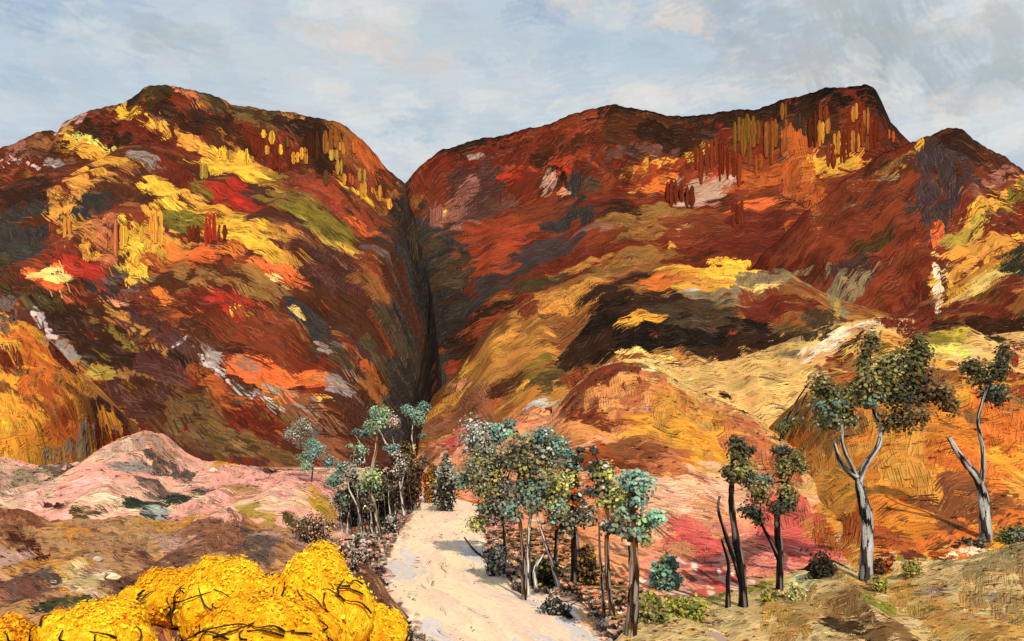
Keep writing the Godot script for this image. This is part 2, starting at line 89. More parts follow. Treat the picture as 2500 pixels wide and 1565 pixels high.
	"crest":[[11.85,-4.59,50.00,24.00,0.20],[14.60,-2.41,52.00,24.00,0.20],[17.55,1.08,55.00,24.00,0.20],[19.44,4.06,57.00,24.00,0.20],[21.74,7.26,59.00,24.00,0.20],[23.75,8.78,60.00,24.00,0.20],[25.73,9.44,60.00,24.00,0.20],[28.03,9.87,60.00,24.00,0.20],[32.63,9.54,60.00,24.00,0.20],[35.92,8.95,60.00,24.00,0.20],[39.70,9.44,60.00,24.00,0.20],[47.42,9.93,60.00,24.00,0.20]],
	"cover":[
		[377,0,431,86,90,41],[913,197,495,43,109,15],[718,172,145,61,107,29],[682,283,344,178,143,20],[451,231,197,145,104,19],[379,193,279,104,80,26],[318,159,712,61,86,26],[369,307,212,86,75,26],[415,456,114,112,52,19],[489,563,193,106,168,26],[577,543,131,91,158,26],[697,422,195,121,118,28],
		[695,529,230,110,99,17],[738,508,175,87,101,19],[813,422,309,60,110,21],[589,612,151,40,151,19],[443,522,72,51,150,53],[510,512,132,87,0,20],[266,615,179,80,97,26],[312,619,154,82,97,26],[277,505,108,36,73,41],[469,761,173,78,155,53],[556,788,141,37,167,20],[497,799,264,26,169,19],
		[395,733,139,75,160,19],[323,774,53,50,29,17],[338,799,72,35,21,26],[292,698,151,81,109,26],[253,743,56,42,50,52],[323,857,101,42,179,46],[443,851,110,13,171,43],[348,847,42,28,9,67],[277,868,42,36,9,67],[556,812,140,12,167,11],[469,830,90,10,171,3],[333,840,151,18,7,13],
		[343,318,340,194,101,73],[343,563,267,237,104,26],[382,688,200,189,15,73],[269,629,204,165,57,26],[443,484,180,166,32,73],[482,605,234,159,115,26],[564,484,214,182,13,28],[646,605,279,170,133,19],[610,560,162,159,175,73],[738,525,221,128,113,19],[471,761,198,90,155,53],[554,771,200,45,167,53],
		[546,806,159,26,170,19],[430,823,162,25,173,19],[374,774,112,68,5,73],[328,806,90,50,21,17],[256,743,104,102,113,17],[530,117,769,538,103,21],[672,657,98,76,177,28]]},
	{"name":"pink_heath","k":0.70,"p":[0,0.24,0.45,0.63,0.79,0.92,1],"amp":0.32,"wave":7.0,"tex":[1792,640],"grid":[200,70],"base":[56,59,58,57,63],"scrub":[2500,0.10],"relief_cm":6,"back":[7.0,4.0],
	"crest":[[-49.56,3.36,60.00,33.00,0.20],[-39.70,3.09,60.00,33.00,0.20],[-36.41,2.44,60.00,33.00,0.20],[-33.12,2.76,60.00,33.00,0.20],[-31.48,3.62,60.00,33.00,0.20],[-30.16,4.61,60.00,33.00,0.20],[-28.52,5.20,60.00,33.00,0.20],[-26.88,4.77,60.00,33.00,0.20],[-25.56,3.62,60.00,33.00,0.20],[-23.92,2.76,60.00,33.00,0.20],[-21.29,2.60,60.00,33.00,0.20],[-18.66,2.11,60.00,33.00,0.20],[-16.68,2.27,60.00,33.00,0.20],[-14.22,1.76,58.00,34.00,0.20],[-12.28,1.02,55.00,35.00,0.20],[-10.07,-0.53,50.00,36.00,0.05],[-8.38,-1.81,46.00,36.00,-0.10],[-7.41,-2.47,44.00,36.00,-0.30]],
	"cover":[
		[624,12,388,151,69,38],[513,153,219,138,65,57],[646,336,217,168,11,57],[556,227,151,100,64,36],[606,187,167,138,66,70],[930,133,189,181,72,42],[980,64,258,109,65,36],[887,219,168,156,69,57],[922,390,219,108,135,56],[869,462,169,118,155,56],[836,417,86,83,167,59],[1005,469,227,105,164,58],
		[994,531,158,49,166,58],[1041,232,160,152,79,38],[1059,395,133,74,4,38],[955,311,104,58,160,37],[1206,373,186,161,67,56],[1242,172,392,125,75,59],[1159,0,205,78,77,29],[1145,390,195,54,118,11],[1106,494,141,73,9,11],[1124,499,57,47,177,69],[948,553,90,41,13,9],[822,491,78,18,19,5],
		[1321,0,178,96,172,3],[1400,264,296,257,79,59],[1253,143,250,145,79,56],[1404,370,210,185,14,58],[1479,123,257,186,46,56],[1558,91,319,125,91,56],[1292,298,122,104,10,52],[1396,496,202,76,40,25],[1558,343,271,98,69,66],[1522,523,107,99,80,9],[1594,484,157,71,130,68],[1641,558,321,56,81,56]]},  # first patch: a dark shadow line painted along the ridge
	{"name":"brown_heath","k":0.45,"p":[0,0.22,0.4,0.56,0.72,0.88,1],"amp":0.22,"wave":4.2,"tex":[2048,1024],"grid":[220,90],"base":[52,65,26,42,54],"scrub":[2600,0.06],"relief_cm":4,"back":[4.0,3.0],
	"crest":[[-27.26,2.02,33.00,9.00,0.90],[-21.83,1.80,33.00,9.00,0.90],[-20.57,1.62,33.00,9.00,0.90],[-19.85,1.26,33.00,9.00,0.90],[-18.22,1.29,33.00,9.00,0.90],[-16.41,1.44,33.00,9.00,0.90],[-14.24,1.20,33.00,9.00,0.90],[-13.15,1.62,33.00,9.00,0.90],[-12.07,1.80,33.00,9.00,0.90],[-10.65,1.32,32.00,9.00,0.90],[-8.62,1.09,31.00,9.00,0.70],[-6.59,0.88,29.50,9.50,0.40],[-4.49,0.55,25.00,10.00,0.10],[-3.61,0.32,22.50,10.00,-0.10],[-2.78,0.17,20.50,10.00,-0.30]],
	"cover":[
		[471,3,131,99,71,13],[533,114,215,194,76,65],[591,256,165,160,67,65],[664,312,225,73,48,4],[726,146,215,155,69,26],[673,173,185,113,68,42],[894,173,297,213,70,52],[972,256,235,205,72,52],[1030,130,195,186,75,42],[1112,0,269,183,74,26],[972,0,132,102,76,66],[1272,256,303,301,65,54],
		[1292,126,305,106,102,54],[1145,260,244,104,44,36],[890,450,104,37,86,1],[939,434,99,34,24,39],[878,525,208,143,4,26],[968,521,242,126,8,49],[1017,474,87,54,137,43],[845,553,85,72,5,26],[1026,593,179,32,7,57],[771,549,184,156,17,38],[804,604,176,95,4,55],[652,403,122,100,178,36],
		[1140,474,235,217,16,55],[1091,525,126,114,172,55],[980,438,135,91,169,52],[948,632,122,39,165,12],[919,668,100,19,170,11],[1251,0,286,180,78,56],[1711,0,296,184,91,36],[1699,158,141,130,9,69],[1428,181,188,187,78,38],[1456,284,196,105,61,38],[1543,106,208,82,172,36],[1292,256,286,215,78,54],
		[1842,130,235,168,98,55],[1883,268,227,53,120,68],[1982,106,248,95,121,55]]},
	{"name":"grassy_bank","k":0.55,"p":[0,0.25,0.45,0.62,0.77,0.9,1],"amp":0.14,"wave":3.4,"tex":[2048,1024],"grid":[200,90],"base":[49,46,50,46,49],"scrub":[2600,0.06],"relief_cm":4,"back":[2.5,2.5],
	"crest":[[1.71,0.21,16.20,9.00,-0.40],[2.20,0.26,17.30,9.00,-0.20],[3.05,0.32,19.00,9.00,0.00],[4.73,0.20,22.00,9.00,0.10],[6.34,0.08,23.50,9.00,0.30],[8.12,0.25,25.00,9.00,0.50],[9.87,0.48,26.00,9.00,0.70],[10.84,0.71,26.30,9.00,0.80],[12.14,0.32,26.30,9.00,0.80],[13.50,0.58,26.70,9.00,0.90],[15.71,0.90,27.50,9.00,1.00],[17.22,1.06,28.00,9.00,1.00],[19.19,1.46,29.00,9.00,1.10],[24.50,1.94,31.00,9.00,1.20]],
	"cover":[
		[316,0,214,116,25,67],[242,110,330,161,34,46],[180,170,296,57,50,49],[361,118,187,147,96,46],[459,205,197,178,178,46],[558,170,247,198,40,46],[582,320,342,139,99,50],[870,15,780,92,100,49],[742,245,294,258,97,47],[714,351,247,197,15,47],[779,399,161,155,108,51],[742,494,188,88,47,8],
		[820,545,153,122,2,51],[989,209,251,231,15,50],[1058,324,281,273,111,50],[1153,245,236,179,8,46],[1272,312,282,210,114,47],[1325,142,321,213,160,48],[1428,122,315,169,120,48],[701,118,134,128,151,33],[574,79,138,52,42,67],[1259,383,133,125,120,49],[1227,419,78,49,25,37],[1071,296,69,49,113,36],
		[1095,565,243,138,11,50],[1210,510,211,104,123,47],[861,383,101,80,113,67],[993,521,150,98,27,50],[783,0,171,137,47,3]]},
	{"name":"creek_flat","k":1.00,"p":[0,0.5,1],"amp":0.00,"wave":9.0,"tex":[1024,1536],"grid":[60,120],"base":[44,36,62,57,64],"scrub":[3000,0.08],"relief_cm":3,"back":[-1.0,0.0],
	"crest":[[-34.21,-0.00,110.00,8.00,0.00],[-18.53,-0.00,110.00,8.00,0.00],[-0.03,-0.00,110.00,8.00,0.00],[17.63,-0.00,110.00,8.00,0.00],[41.74,-0.00,110.00,8.00,0.00]],
	"cover":[
		[408,889,547,52,86,43],[430,1227,275,36,85,43],[451,1251,123,24,88,43],[449,1334,59,27,87,43],[461,1334,45,18,90,45],[474,1334,45,16,92,45],[484,1340,43,17,94,44],[474,1286,24,20,92,37],[492,1275,38,15,94,44],[461,1067,201,26,90,61],[463,1150,148,20,90,62],[521,1174,175,24,97,62],
		[490,1150,124,21,91,26],[502,1150,124,17,93,20],[510,1251,57,14,97,53],[531,1203,71,18,98,62],[515,1263,36,16,97,17],[554,1257,97,19,103,60],[519,1316,48,11,99,12],[552,1263,99,29,103,60],[543,1227,104,29,99,61],[519,1150,248,45,96,62],[486,1085,317,44,92,62]]},
]
const LEAVES := [[122,156,138],[96,122,110],[136,158,116],[128,184,152],[180,178,100],[140,132,80],[94,88,56],[66,66,54],[178,178,166],[118,120,100],[124,96,62],[44,36,31],[78,56,40],[250,188,24],[234,154,24],[255,208,44],[184,84,34],[172,164,154],[176,136,44],[172,144,94],[90,96,52],[150,146,54],[216,154,134]]
const TREES := [
	["sapling","tree","small teal-leaved sapling at the edge of the pink heath, left of the dark grove","gum trees left of the sandy creek bed",Vector3(-13.34,1.71,-51.32),"dark",0.80,
		[[0.055,0.024,[Vector3(0.00,-0.25,0.00),Vector3(0.18,1.46,-0.03),Vector3(0.21,2.41,-0.05)]]],
		[[Vector3(-0.03,2.57,-0.23),0.36,0.30,0,1],[Vector3(0.29,2.17,-0.21),0.47,0.36,0,0],[Vector3(0.03,1.75,0.17),0.40,0.32,0,1],[Vector3(1.20,1.35,0.11),0.36,0.36,1,1],[Vector3(-0.67,1.61,-0.21),0.36,0.24,9,9],[Vector3(-0.22,1.06,0.28),0.36,0.32,2,0],[Vector3(-0.64,3.76,-0.24),0.47,0.47,9,17],[Vector3(-1.19,3.20,-0.23),0.47,0.40,17,9]],
		[[Vector3(0.21,2.41,-0.05),Vector3(-0.03,2.57,-0.23)],[Vector3(0.20,2.14,-0.04),Vector3(0.29,2.17,-0.21)],[Vector3(0.18,1.73,-0.03),Vector3(0.03,1.75,0.17)],[Vector3(0.18,1.46,-0.03),Vector3(1.20,1.35,0.11)],[Vector3(0.18,1.60,-0.03),Vector3(-0.67,1.61,-0.21)],[Vector3(0.13,0.97,-0.02),Vector3(-0.22,1.06,0.28)],[Vector3(0.21,2.41,-0.05),Vector3(-0.64,3.76,-0.24)],[Vector3(0.21,2.41,-0.05),Vector3(-1.19,3.20,-0.23)]]],
	["gum_tree","tree","pale-trunked gum with dark teal leaves, outermost of the left grove beside the pink heath","gum trees left of the sandy creek bed",Vector3(-7.05,-0.05,-36.68),"pale",1.00,
		[[0.079,0.034,[Vector3(0.00,-0.25,0.00),Vector3(-0.18,1.26,0.00),Vector3(-0.40,1.82,0.01),Vector3(-0.69,2.45,0.01),Vector3(-0.83,3.29,0.01)]]],
		[[Vector3(-1.34,2.79,0.11),0.34,0.31,1,1],[Vector3(-1.03,3.38,0.10),0.27,0.27,1,9],[Vector3(-0.60,3.30,0.13),0.28,0.34,9,17],[Vector3(-1.13,1.83,0.03),0.34,0.34,1,12]],
		[[Vector3(-0.75,2.81,0.01),Vector3(-1.34,2.79,0.11)],[Vector3(-0.83,3.29,0.01),Vector3(-1.03,3.38,0.10)],[Vector3(-0.83,3.29,0.01),Vector3(-0.60,3.30,0.13)],[Vector3(-0.48,2.00,0.01),Vector3(-1.13,1.83,0.03)]]],
	["gum_tree","tree","thin leaning white gum with few leaves in the left grove","gum trees left of the sandy creek bed",Vector3(-6.72,-0.15,-37.24),"pale",1.00,
		[[0.075,0.026,[Vector3(0.00,-0.25,0.00),Vector3(-0.04,1.53,-0.00),Vector3(-0.12,2.22,-0.00),Vector3(-0.33,3.37,-0.00),Vector3(-0.48,4.40,-0.00),Vector3(-0.85,5.03,-0.00)]]],
		[[Vector3(-0.56,4.34,-0.02),0.28,0.23,2,0],[Vector3(-0.77,5.18,-0.16),0.21,0.13,1,1],[Vector3(-0.29,5.06,-0.13),0.28,0.16,0,0],[Vector3(-1.12,4.49,-0.02),0.13,0.11,2,2],[Vector3(-0.73,3.82,-0.22),0.29,0.29,12,17]],
		[[Vector3(-0.85,5.03,-0.00),Vector3(-0.77,5.18,-0.16)],[Vector3(-0.75,4.85,-0.00),Vector3(-0.29,5.06,-0.13)],[Vector3(-0.64,4.67,-0.00),Vector3(-1.12,4.49,-0.02)],[Vector3(-0.39,3.81,-0.00),Vector3(-0.73,3.82,-0.22)]]],
	["gum_tree","tree","buff-trunked gum with bright green tufts halfway up in the left grove","gum trees left of the sandy creek bed",Vector3(-6.20,-0.00,-36.75),"buff",1.00,
		[[0.091,0.040,[Vector3(0.00,-0.25,0.00),Vector3(-0.30,1.43,0.02),Vector3(-0.54,2.40,0.04),Vector3(-0.40,3.47,0.06),Vector3(-0.27,4.09,0.08),Vector3(-0.22,4.77,0.09),Vector3(-0.23,5.39,0.11)]]],
		[[Vector3(-0.46,2.92,0.23),0.42,0.34,2,4],[Vector3(-0.88,2.42,-0.05),0.28,0.22,2,2],[Vector3(-0.25,2.57,0.17),0.23,0.23,2,2],[Vector3(-0.29,5.36,0.25),0.34,0.28,2,9],[Vector3(-0.59,5.22,-0.01),0.23,0.23,0,0]],
		[[Vector3(-0.48,2.86,0.05),Vector3(-0.46,2.92,0.23)],[Vector3(-0.54,2.40,0.04),Vector3(-0.88,2.42,-0.05)],[Vector3(-0.52,2.55,0.04),Vector3(-0.25,2.57,0.17)],[Vector3(-0.23,5.39,0.11),Vector3(-0.29,5.36,0.25)],[Vector3(-0.23,5.21,0.11),Vector3(-0.59,5.22,-0.01)]]],
	["gum_tree","tree","tall white gum crowned by a big grey-green tuft in the left grove","gum trees left of the sandy creek bed",Vector3(-6.35,-0.00,-45.81),"pale",1.00,
		[[0.085,0.035,[Vector3(0.00,-0.25,0.00),Vector3(-0.19,1.26,0.00),Vector3(-0.38,2.39,0.00),Vector3(-0.70,3.37,0.01),Vector3(-1.12,4.36,0.01),Vector3(-1.56,5.28,0.01),Vector3(-1.51,5.91,0.01)]],[0.056,0.028,[Vector3(-0.38,2.39,0.00),Vector3(-0.48,3.37,-0.20),Vector3(-0.80,4.78,-0.41)]]],
		[[Vector3(-1.74,6.20,-0.07),0.35,0.30,2,0],[Vector3(-1.23,6.13,-0.01),0.35,0.34,2,2],[Vector3(-1.48,5.81,0.00),0.42,0.32,0,2],[Vector3(-0.75,4.08,0.17),0.42,0.23,1,0],[Vector3(-0.60,5.63,0.22),0.25,0.28,17,22]],
		[[Vector3(-1.51,5.91,0.01),Vector3(-1.74,6.20,-0.07)],[Vector3(-1.51,5.91,0.01),Vector3(-1.23,6.13,-0.01)],[Vector3(-0.94,3.94,0.01),Vector3(-0.75,4.08,0.17)],[Vector3(-1.53,5.64,0.01),Vector3(-0.60,5.63,0.22)]]],
	["gum_tree","tree","short white gum stem forking low in the left grove","gum trees left of the sandy creek bed",Vector3(-7.27,-0.00,-43.05),"pale",1.00,
		[[0.080,0.027,[Vector3(0.00,-0.25,0.00),Vector3(0.04,1.22,0.03),Vector3(0.20,2.15,0.06),Vector3(0.49,2.81,0.09),Vector3(0.75,3.48,0.12)]]],
		[[Vector3(0.72,3.67,-0.10),0.33,0.27,12,17],[Vector3(1.12,3.21,0.16),0.33,0.27,17,12]],
		[[Vector3(0.75,3.48,0.12),Vector3(0.72,3.67,-0.10)],[Vector3(0.72,3.38,0.12),Vector3(1.12,3.21,0.16)]]],
	["gum_tree","tree","slender gum at the right end of the left grove with teal tufts on top","gum trees left of the sandy creek bed",Vector3(-6.66,-0.00,-53.29),"pale",1.00,
		[[0.090,0.037,[Vector3(0.00,-0.25,0.00),Vector3(-0.00,1.96,0.01),Vector3(0.01,3.11,0.03),Vector3(-0.23,4.59,0.04),Vector3(-0.11,5.90,0.05)]],[0.066,0.033,[Vector3(0.01,2.29,0.02),Vector3(0.45,2.46,0.26),Vector3(0.46,3.13,0.51)]]],
		[[Vector3(-0.67,6.56,-0.18),0.34,0.31,0,1],[Vector3(-0.21,6.35,0.19),0.34,0.28,0,0],[Vector3(0.27,5.98,0.15),0.37,0.41,0,2],[Vector3(0.48,6.73,-0.24),0.39,0.31,1,0],[Vector3(0.50,4.75,-0.00),0.23,0.16,1,1],[Vector3(-0.68,3.84,-0.27),0.49,0.41,12,18]],
		[[Vector3(-0.11,5.90,0.05),Vector3(-0.67,6.56,-0.18)],[Vector3(-0.11,5.90,0.05),Vector3(-0.21,6.35,0.19)],[Vector3(-0.11,5.90,0.05),Vector3(0.27,5.98,0.15)],[Vector3(-0.11,5.90,0.05),Vector3(0.48,6.73,-0.24)],[Vector3(-0.21,4.77,0.04),Vector3(0.50,4.75,-0.00)],[Vector3(-0.13,3.95,0.03),Vector3(-0.68,3.84,-0.27)]]],
	["gum_tree","tree","bushy grey-green gum nearest the end of the creek bed","gum trees right of the sandy creek bed",Vector3(-0.27,-0.00,-29.66),"dark",1.00,
		[[0.070,0.023,[Vector3(0.00,-0.25,0.00),Vector3(-0.02,1.07,-0.01),Vector3(-0.15,2.12,-0.03),Vector3(-0.32,3.17,-0.04),Vector3(-0.43,4.27,-0.06)]],[0.035,0.015,[Vector3(-0.15,2.12,-0.03),Vector3(0.15,3.39,-0.15),Vector3(0.50,5.03,-0.27)]]],
		[[Vector3(-1.17,4.91,0.34),0.47,0.52,8,9],[Vector3(-0.90,4.39,-0.03),0.52,0.47,9,8],[Vector3(-0.43,5.15,-0.00),0.29,0.21,0,0],[Vector3(0.15,5.32,-0.15),0.26,0.19,1,1],[Vector3(0.12,4.94,0.06),0.27,0.16,3,3],[Vector3(-0.32,4.80,-0.05),0.35,0.23,1,0],[Vector3(-1.11,3.65,0.37),0.52,0.47,9,5],[Vector3(-0.55,3.46,0.06),0.35,0.35,4,5],[Vector3(-1.56,3.23,0.10),0.29,0.35,0,0],[Vector3(-0.14,3.87,0.23),0.41,0.35,7,9],[Vector3(-0.09,2.92,-0.21),0.41,0.35,9,7],[Vector3(-0.84,2.94,0.09),0.47,0.35,5,9],[Vector3(-1.14,1.51,-0.24),0.32,0.26,4,5],[Vector3(-0.55,2.17,-0.07),0.47,0.41,9,11],[Vector3(0.09,2.11,-0.08),0.35,0.47,9,11]],
		[[Vector3(-0.43,4.27,-0.06),Vector3(-1.17,4.91,0.34)],[Vector3(-0.43,4.27,-0.06),Vector3(-0.90,4.39,-0.03)],[Vector3(0.50,5.03,-0.27),Vector3(-0.43,5.15,-0.00)],[Vector3(0.50,5.03,-0.27),Vector3(0.15,5.32,-0.15)],[Vector3(0.45,4.80,-0.25),Vector3(0.12,4.94,0.06)],[Vector3(-0.43,4.27,-0.06),Vector3(-0.32,4.80,-0.05)],[Vector3(-0.37,3.64,-0.05),Vector3(-1.11,3.65,0.37)],[Vector3(-0.35,3.48,-0.05),Vector3(-0.55,3.46,0.06)],[Vector3(-0.33,3.32,-0.04),Vector3(-1.56,3.23,0.10)],[Vector3(-0.38,3.80,-0.05),Vector3(-0.14,3.87,0.23)],[Vector3(0.02,2.85,-0.10),Vector3(-0.09,2.92,-0.21)],[Vector3(-0.29,3.02,-0.04),Vector3(-0.84,2.94,0.09)],[Vector3(-0.10,1.67,-0.02),Vector3(-1.14,1.51,-0.24)],[Vector3(-0.18,2.27,-0.03),Vector3(-0.55,2.17,-0.07)],[Vector3(-0.15,2.12,-0.03),Vector3(0.09,2.11,-0.08)]]],
	["gum_tree","tree","brown-trunked gum with dark olive foliage just right of the creek bed","gum trees right of the sandy creek bed",Vector3(0.34,-0.00,-22.97),"brown",1.00,
		[[0.081,0.032,[Vector3(0.00,-0.25,0.00),Vector3(0.02,0.97,-0.01),Vector3(-0.07,2.05,-0.03),Vector3(-0.23,3.04,-0.04),Vector3(-0.12,3.80,-0.06)]]],
		[[Vector3(-0.25,4.43,-0.09),0.32,0.27,9,5],[Vector3(0.01,4.04,0.20),0.36,0.32,7,5],[Vector3(-0.07,3.40,0.03),0.27,0.27,9,1],[Vector3(0.15,3.05,0.12),0.29,0.29,1,9],[Vector3(-0.34,2.64,0.04),0.25,0.25,9,1],[Vector3(-0.08,4.75,0.20),0.32,0.23,9,19]],
		[[Vector3(-0.12,3.80,-0.06),Vector3(-0.25,4.43,-0.09)],[Vector3(-0.12,3.80,-0.06),Vector3(0.01,4.04,0.20)],[Vector3(-0.23,3.04,-0.04),Vector3(0.15,3.05,0.12)],[Vector3(-0.16,2.61,-0.04),Vector3(-0.34,2.64,0.04)],[Vector3(-0.12,3.80,-0.06),Vector3(-0.08,4.75,0.20)]]],
	["gum_tree","tree","white-trunked gum with a domed teal and grey top right of the creek bed","gum trees right of the sandy creek bed",Vector3(0.49,-0.00,-23.36),"pale",1.00,
		[[0.064,0.023,[Vector3(0.00,-0.25,0.00),Vector3(0.01,1.81,-0.05),Vector3(0.09,2.54,-0.09),Vector3(0.17,3.36,-0.14),Vector3(0.43,4.33,-0.19)]]],
		[[Vector3(0.39,4.91,0.15),0.32,0.22,1,1],[Vector3(0.52,4.52,-0.09),0.34,0.25,8,9],[Vector3(0.83,4.66,0.08),0.21,0.25,1,0],[Vector3(0.24,4.56,-0.15),0.25,0.23,9,8],[Vector3(0.33,3.74,-0.10),0.37,0.27,5,9],[Vector3(0.19,3.39,0.19),0.32,0.27,9,1],[Vector3(0.70,4.15,-0.18),0.32,0.23,9,5]],
		[[Vector3(0.43,4.33,-0.19),Vector3(0.39,4.91,0.15)],[Vector3(0.43,4.33,-0.19),Vector3(0.52,4.52,-0.09)],[Vector3(0.43,4.33,-0.19),Vector3(0.83,4.66,0.08)],[Vector3(0.43,4.33,-0.19),Vector3(0.24,4.56,-0.15)],[Vector3(0.17,3.36,-0.14),Vector3(0.19,3.39,0.19)],[Vector3(0.39,4.19,-0.18),Vector3(0.70,4.15,-0.18)]]],
	["gum_tree","tree","leaning white gum crossing its short second stem, right of the creek bed","gum trees right of the sandy creek bed",Vector3(1.56,-0.00,-24.54),"pale",1.00,
		[[0.077,0.029,[Vector3(0.00,-0.25,0.00),Vector3(-0.31,0.93,-0.04),Vector3(-0.55,1.64,-0.09),Vector3(-0.76,2.41,-0.13),Vector3(-0.69,3.09,-0.18)]],[0.072,0.038,[Vector3(-0.75,-0.26,-0.01),Vector3(-0.83,0.57,-0.15),Vector3(-0.55,1.08,-0.28),Vector3(-0.43,1.18,-0.42)]]],
		[[Vector3(-0.50,2.86,-0.04),0.38,0.36,5,9],[Vector3(-0.13,2.63,0.15),0.26,0.26,0,5],[Vector3(-0.18,3.30,0.18),0.36,0.29,4,5],[Vector3(-0.39,3.57,-0.23),0.34,0.24,9,4],[Vector3(-0.26,2.23,-0.02),0.22,0.19,0,16]],
		[[Vector3(-0.71,2.89,-0.17),Vector3(-0.50,2.86,-0.04)],[Vector3(-0.73,2.70,-0.15),Vector3(-0.13,2.63,0.15)],[Vector3(-0.69,3.09,-0.18),Vector3(-0.18,3.30,0.18)],[Vector3(-0.69,3.09,-0.18),Vector3(-0.39,3.57,-0.23)],[Vector3(-0.67,2.08,-0.11),Vector3(-0.26,2.23,-0.02)]]],
	["gum_tree","tree","black-stemmed young gum behind the leaning white gum","gum trees right of the sandy creek bed",Vector3(1.26,-0.00,-25.15),"dark",1.00,
		[[0.074,0.030,[Vector3(0.00,-0.25,0.00),Vector3(0.16,1.09,0.04),Vector3(0.18,1.83,0.09),Vector3(0.23,2.38,0.13)]]],
		[[Vector3(0.28,2.74,-0.17),0.27,0.25,5,7],[Vector3(0.33,2.06,-0.07),0.30,0.20,9,11]],
		[[Vector3(0.23,2.38,0.13),Vector3(0.28,2.74,-0.17)],[Vector3(0.20,2.06,0.10),Vector3(0.33,2.06,-0.07)]]],
	["gum_tree","tree","thick black-trunked gum in the middle of the right grove","gum trees right of the sandy creek bed",Vector3(2.02,-0.00,-25.33),"dark",1.00,
		[[0.139,0.060,[Vector3(0.00,-0.25,0.00),Vector3(0.04,1.55,-0.01),Vector3(-0.10,2.44,-0.01),Vector3(0.08,3.24,-0.02),Vector3(0.11,3.88,-0.03)]]],
		[[Vector3(-0.23,4.33,0.05),0.25,0.20,1,0],[Vector3(-0.18,3.88,0.04),0.29,0.21,7,1],[Vector3(-0.24,3.59,0.12),0.30,0.22,4,5],[Vector3(0.13,4.16,0.12),0.16,0.11,7,7],[Vector3(0.22,4.44,-0.07),0.12,0.07,7,7],[Vector3(-0.28,4.70,0.01),0.10,0.07,1,1],[Vector3(0.07,2.84,-0.02),0.25,0.30,7,16],[Vector3(0.31,2.30,0.11),0.40,0.30,9,7],[Vector3(-0.07,3.13,-0.12),0.22,0.30,4,9],[Vector3(-0.24,2.07,0.23),0.30,0.30,9,7]],
		[[Vector3(0.11,3.88,-0.03),Vector3(-0.23,4.33,0.05)],[Vector3(0.11,3.88,-0.03),Vector3(-0.18,3.88,0.04)],[Vector3(0.10,3.60,-0.02),Vector3(-0.24,3.59,0.12)],[Vector3(0.11,3.88,-0.03),Vector3(0.13,4.16,0.12)],[Vector3(0.11,3.88,-0.03),Vector3(0.22,4.44,-0.07)],[Vector3(0.11,3.88,-0.03),Vector3(-0.28,4.70,0.01)],[Vector3(-0.08,2.31,-0.01),Vector3(0.31,2.30,0.11)],[Vector3(0.05,3.12,-0.02),Vector3(-0.07,3.13,-0.12)],[Vector3(-0.04,2.06,-0.01),Vector3(-0.24,2.07,0.23)]]],
	["gum_tree","tree","twin-stemmed gum, one stem white and one brown, with lime foliage","gum trees right of the sandy creek bed",Vector3(2.78,-0.00,-21.00),"brown",1.00,
		[[0.086,0.037,[Vector3(0.00,-0.25,0.00),Vector3(-0.15,0.70,0.01),Vector3(-0.21,2.14,0.03),Vector3(-0.20,2.88,0.04),Vector3(-0.27,3.54,0.05)]],[0.054,0.021,[Vector3(-0.27,-0.25,0.01),Vector3(-0.36,1.14,0.16),Vector3(-0.43,1.74,0.32),Vector3(-0.48,2.61,0.48)]]],
		[[Vector3(-0.28,3.92,0.15),0.25,0.25,5,4],[Vector3(-0.60,4.03,-0.15),0.20,0.12,7,7],[Vector3(-0.37,4.13,-0.04),0.15,0.12,7,7],[Vector3(-0.54,3.83,0.01),0.11,0.12,7,7],[Vector3(0.10,3.37,-0.01),0.25,0.19,4,5],[Vector3(-0.12,3.11,-0.18),0.31,0.21,5,4],[Vector3(-0.64,3.42,0.05),0.20,0.14,7,9],[Vector3(-0.10,2.46,-0.03),0.23,0.19,11,9],[Vector3(-0.55,4.51,-0.03),0.09,0.09,7,7],[Vector3(-0.27,3.54,0.06),0.25,0.21,9,5]],
		[[Vector3(-0.27,3.54,0.05),Vector3(-0.28,3.92,0.15)],[Vector3(-0.27,3.54,0.05),Vector3(-0.60,4.03,-0.15)],[Vector3(-0.27,3.54,0.05),Vector3(-0.37,4.13,-0.04)],[Vector3(-0.27,3.54,0.05),Vector3(-0.54,3.83,0.01)],[Vector3(-0.25,3.35,0.05),Vector3(0.10,3.37,-0.01)],[Vector3(-0.22,3.07,0.04),Vector3(-0.12,3.11,-0.18)],[Vector3(-0.26,3.45,0.05),Vector3(-0.64,3.42,0.05)],[Vector3(-0.27,3.54,0.05),Vector3(-0.55,4.51,-0.03)]]],
	["gum_tree","tree","tallest brown-trunked gum of the right grove with spreading teal tufts","gum trees right of the sandy creek bed",Vector3(2.71,0.30,-17.82),"brown",1.00,
		[[0.136,0.063,[Vector3(0.00,-0.25,0.00),Vector3(0.10,1.40,-0.00),Vector3(0.08,2.10,-0.00),Vector3(0.05,2.76,-0.01),Vector3(0.03,3.32,-0.01)]],[0.035,0.014,[Vector3(0.08,2.41,-0.00),Vector3(0.31,2.68,-0.14),Vector3(0.55,2.70,-0.27)]]],
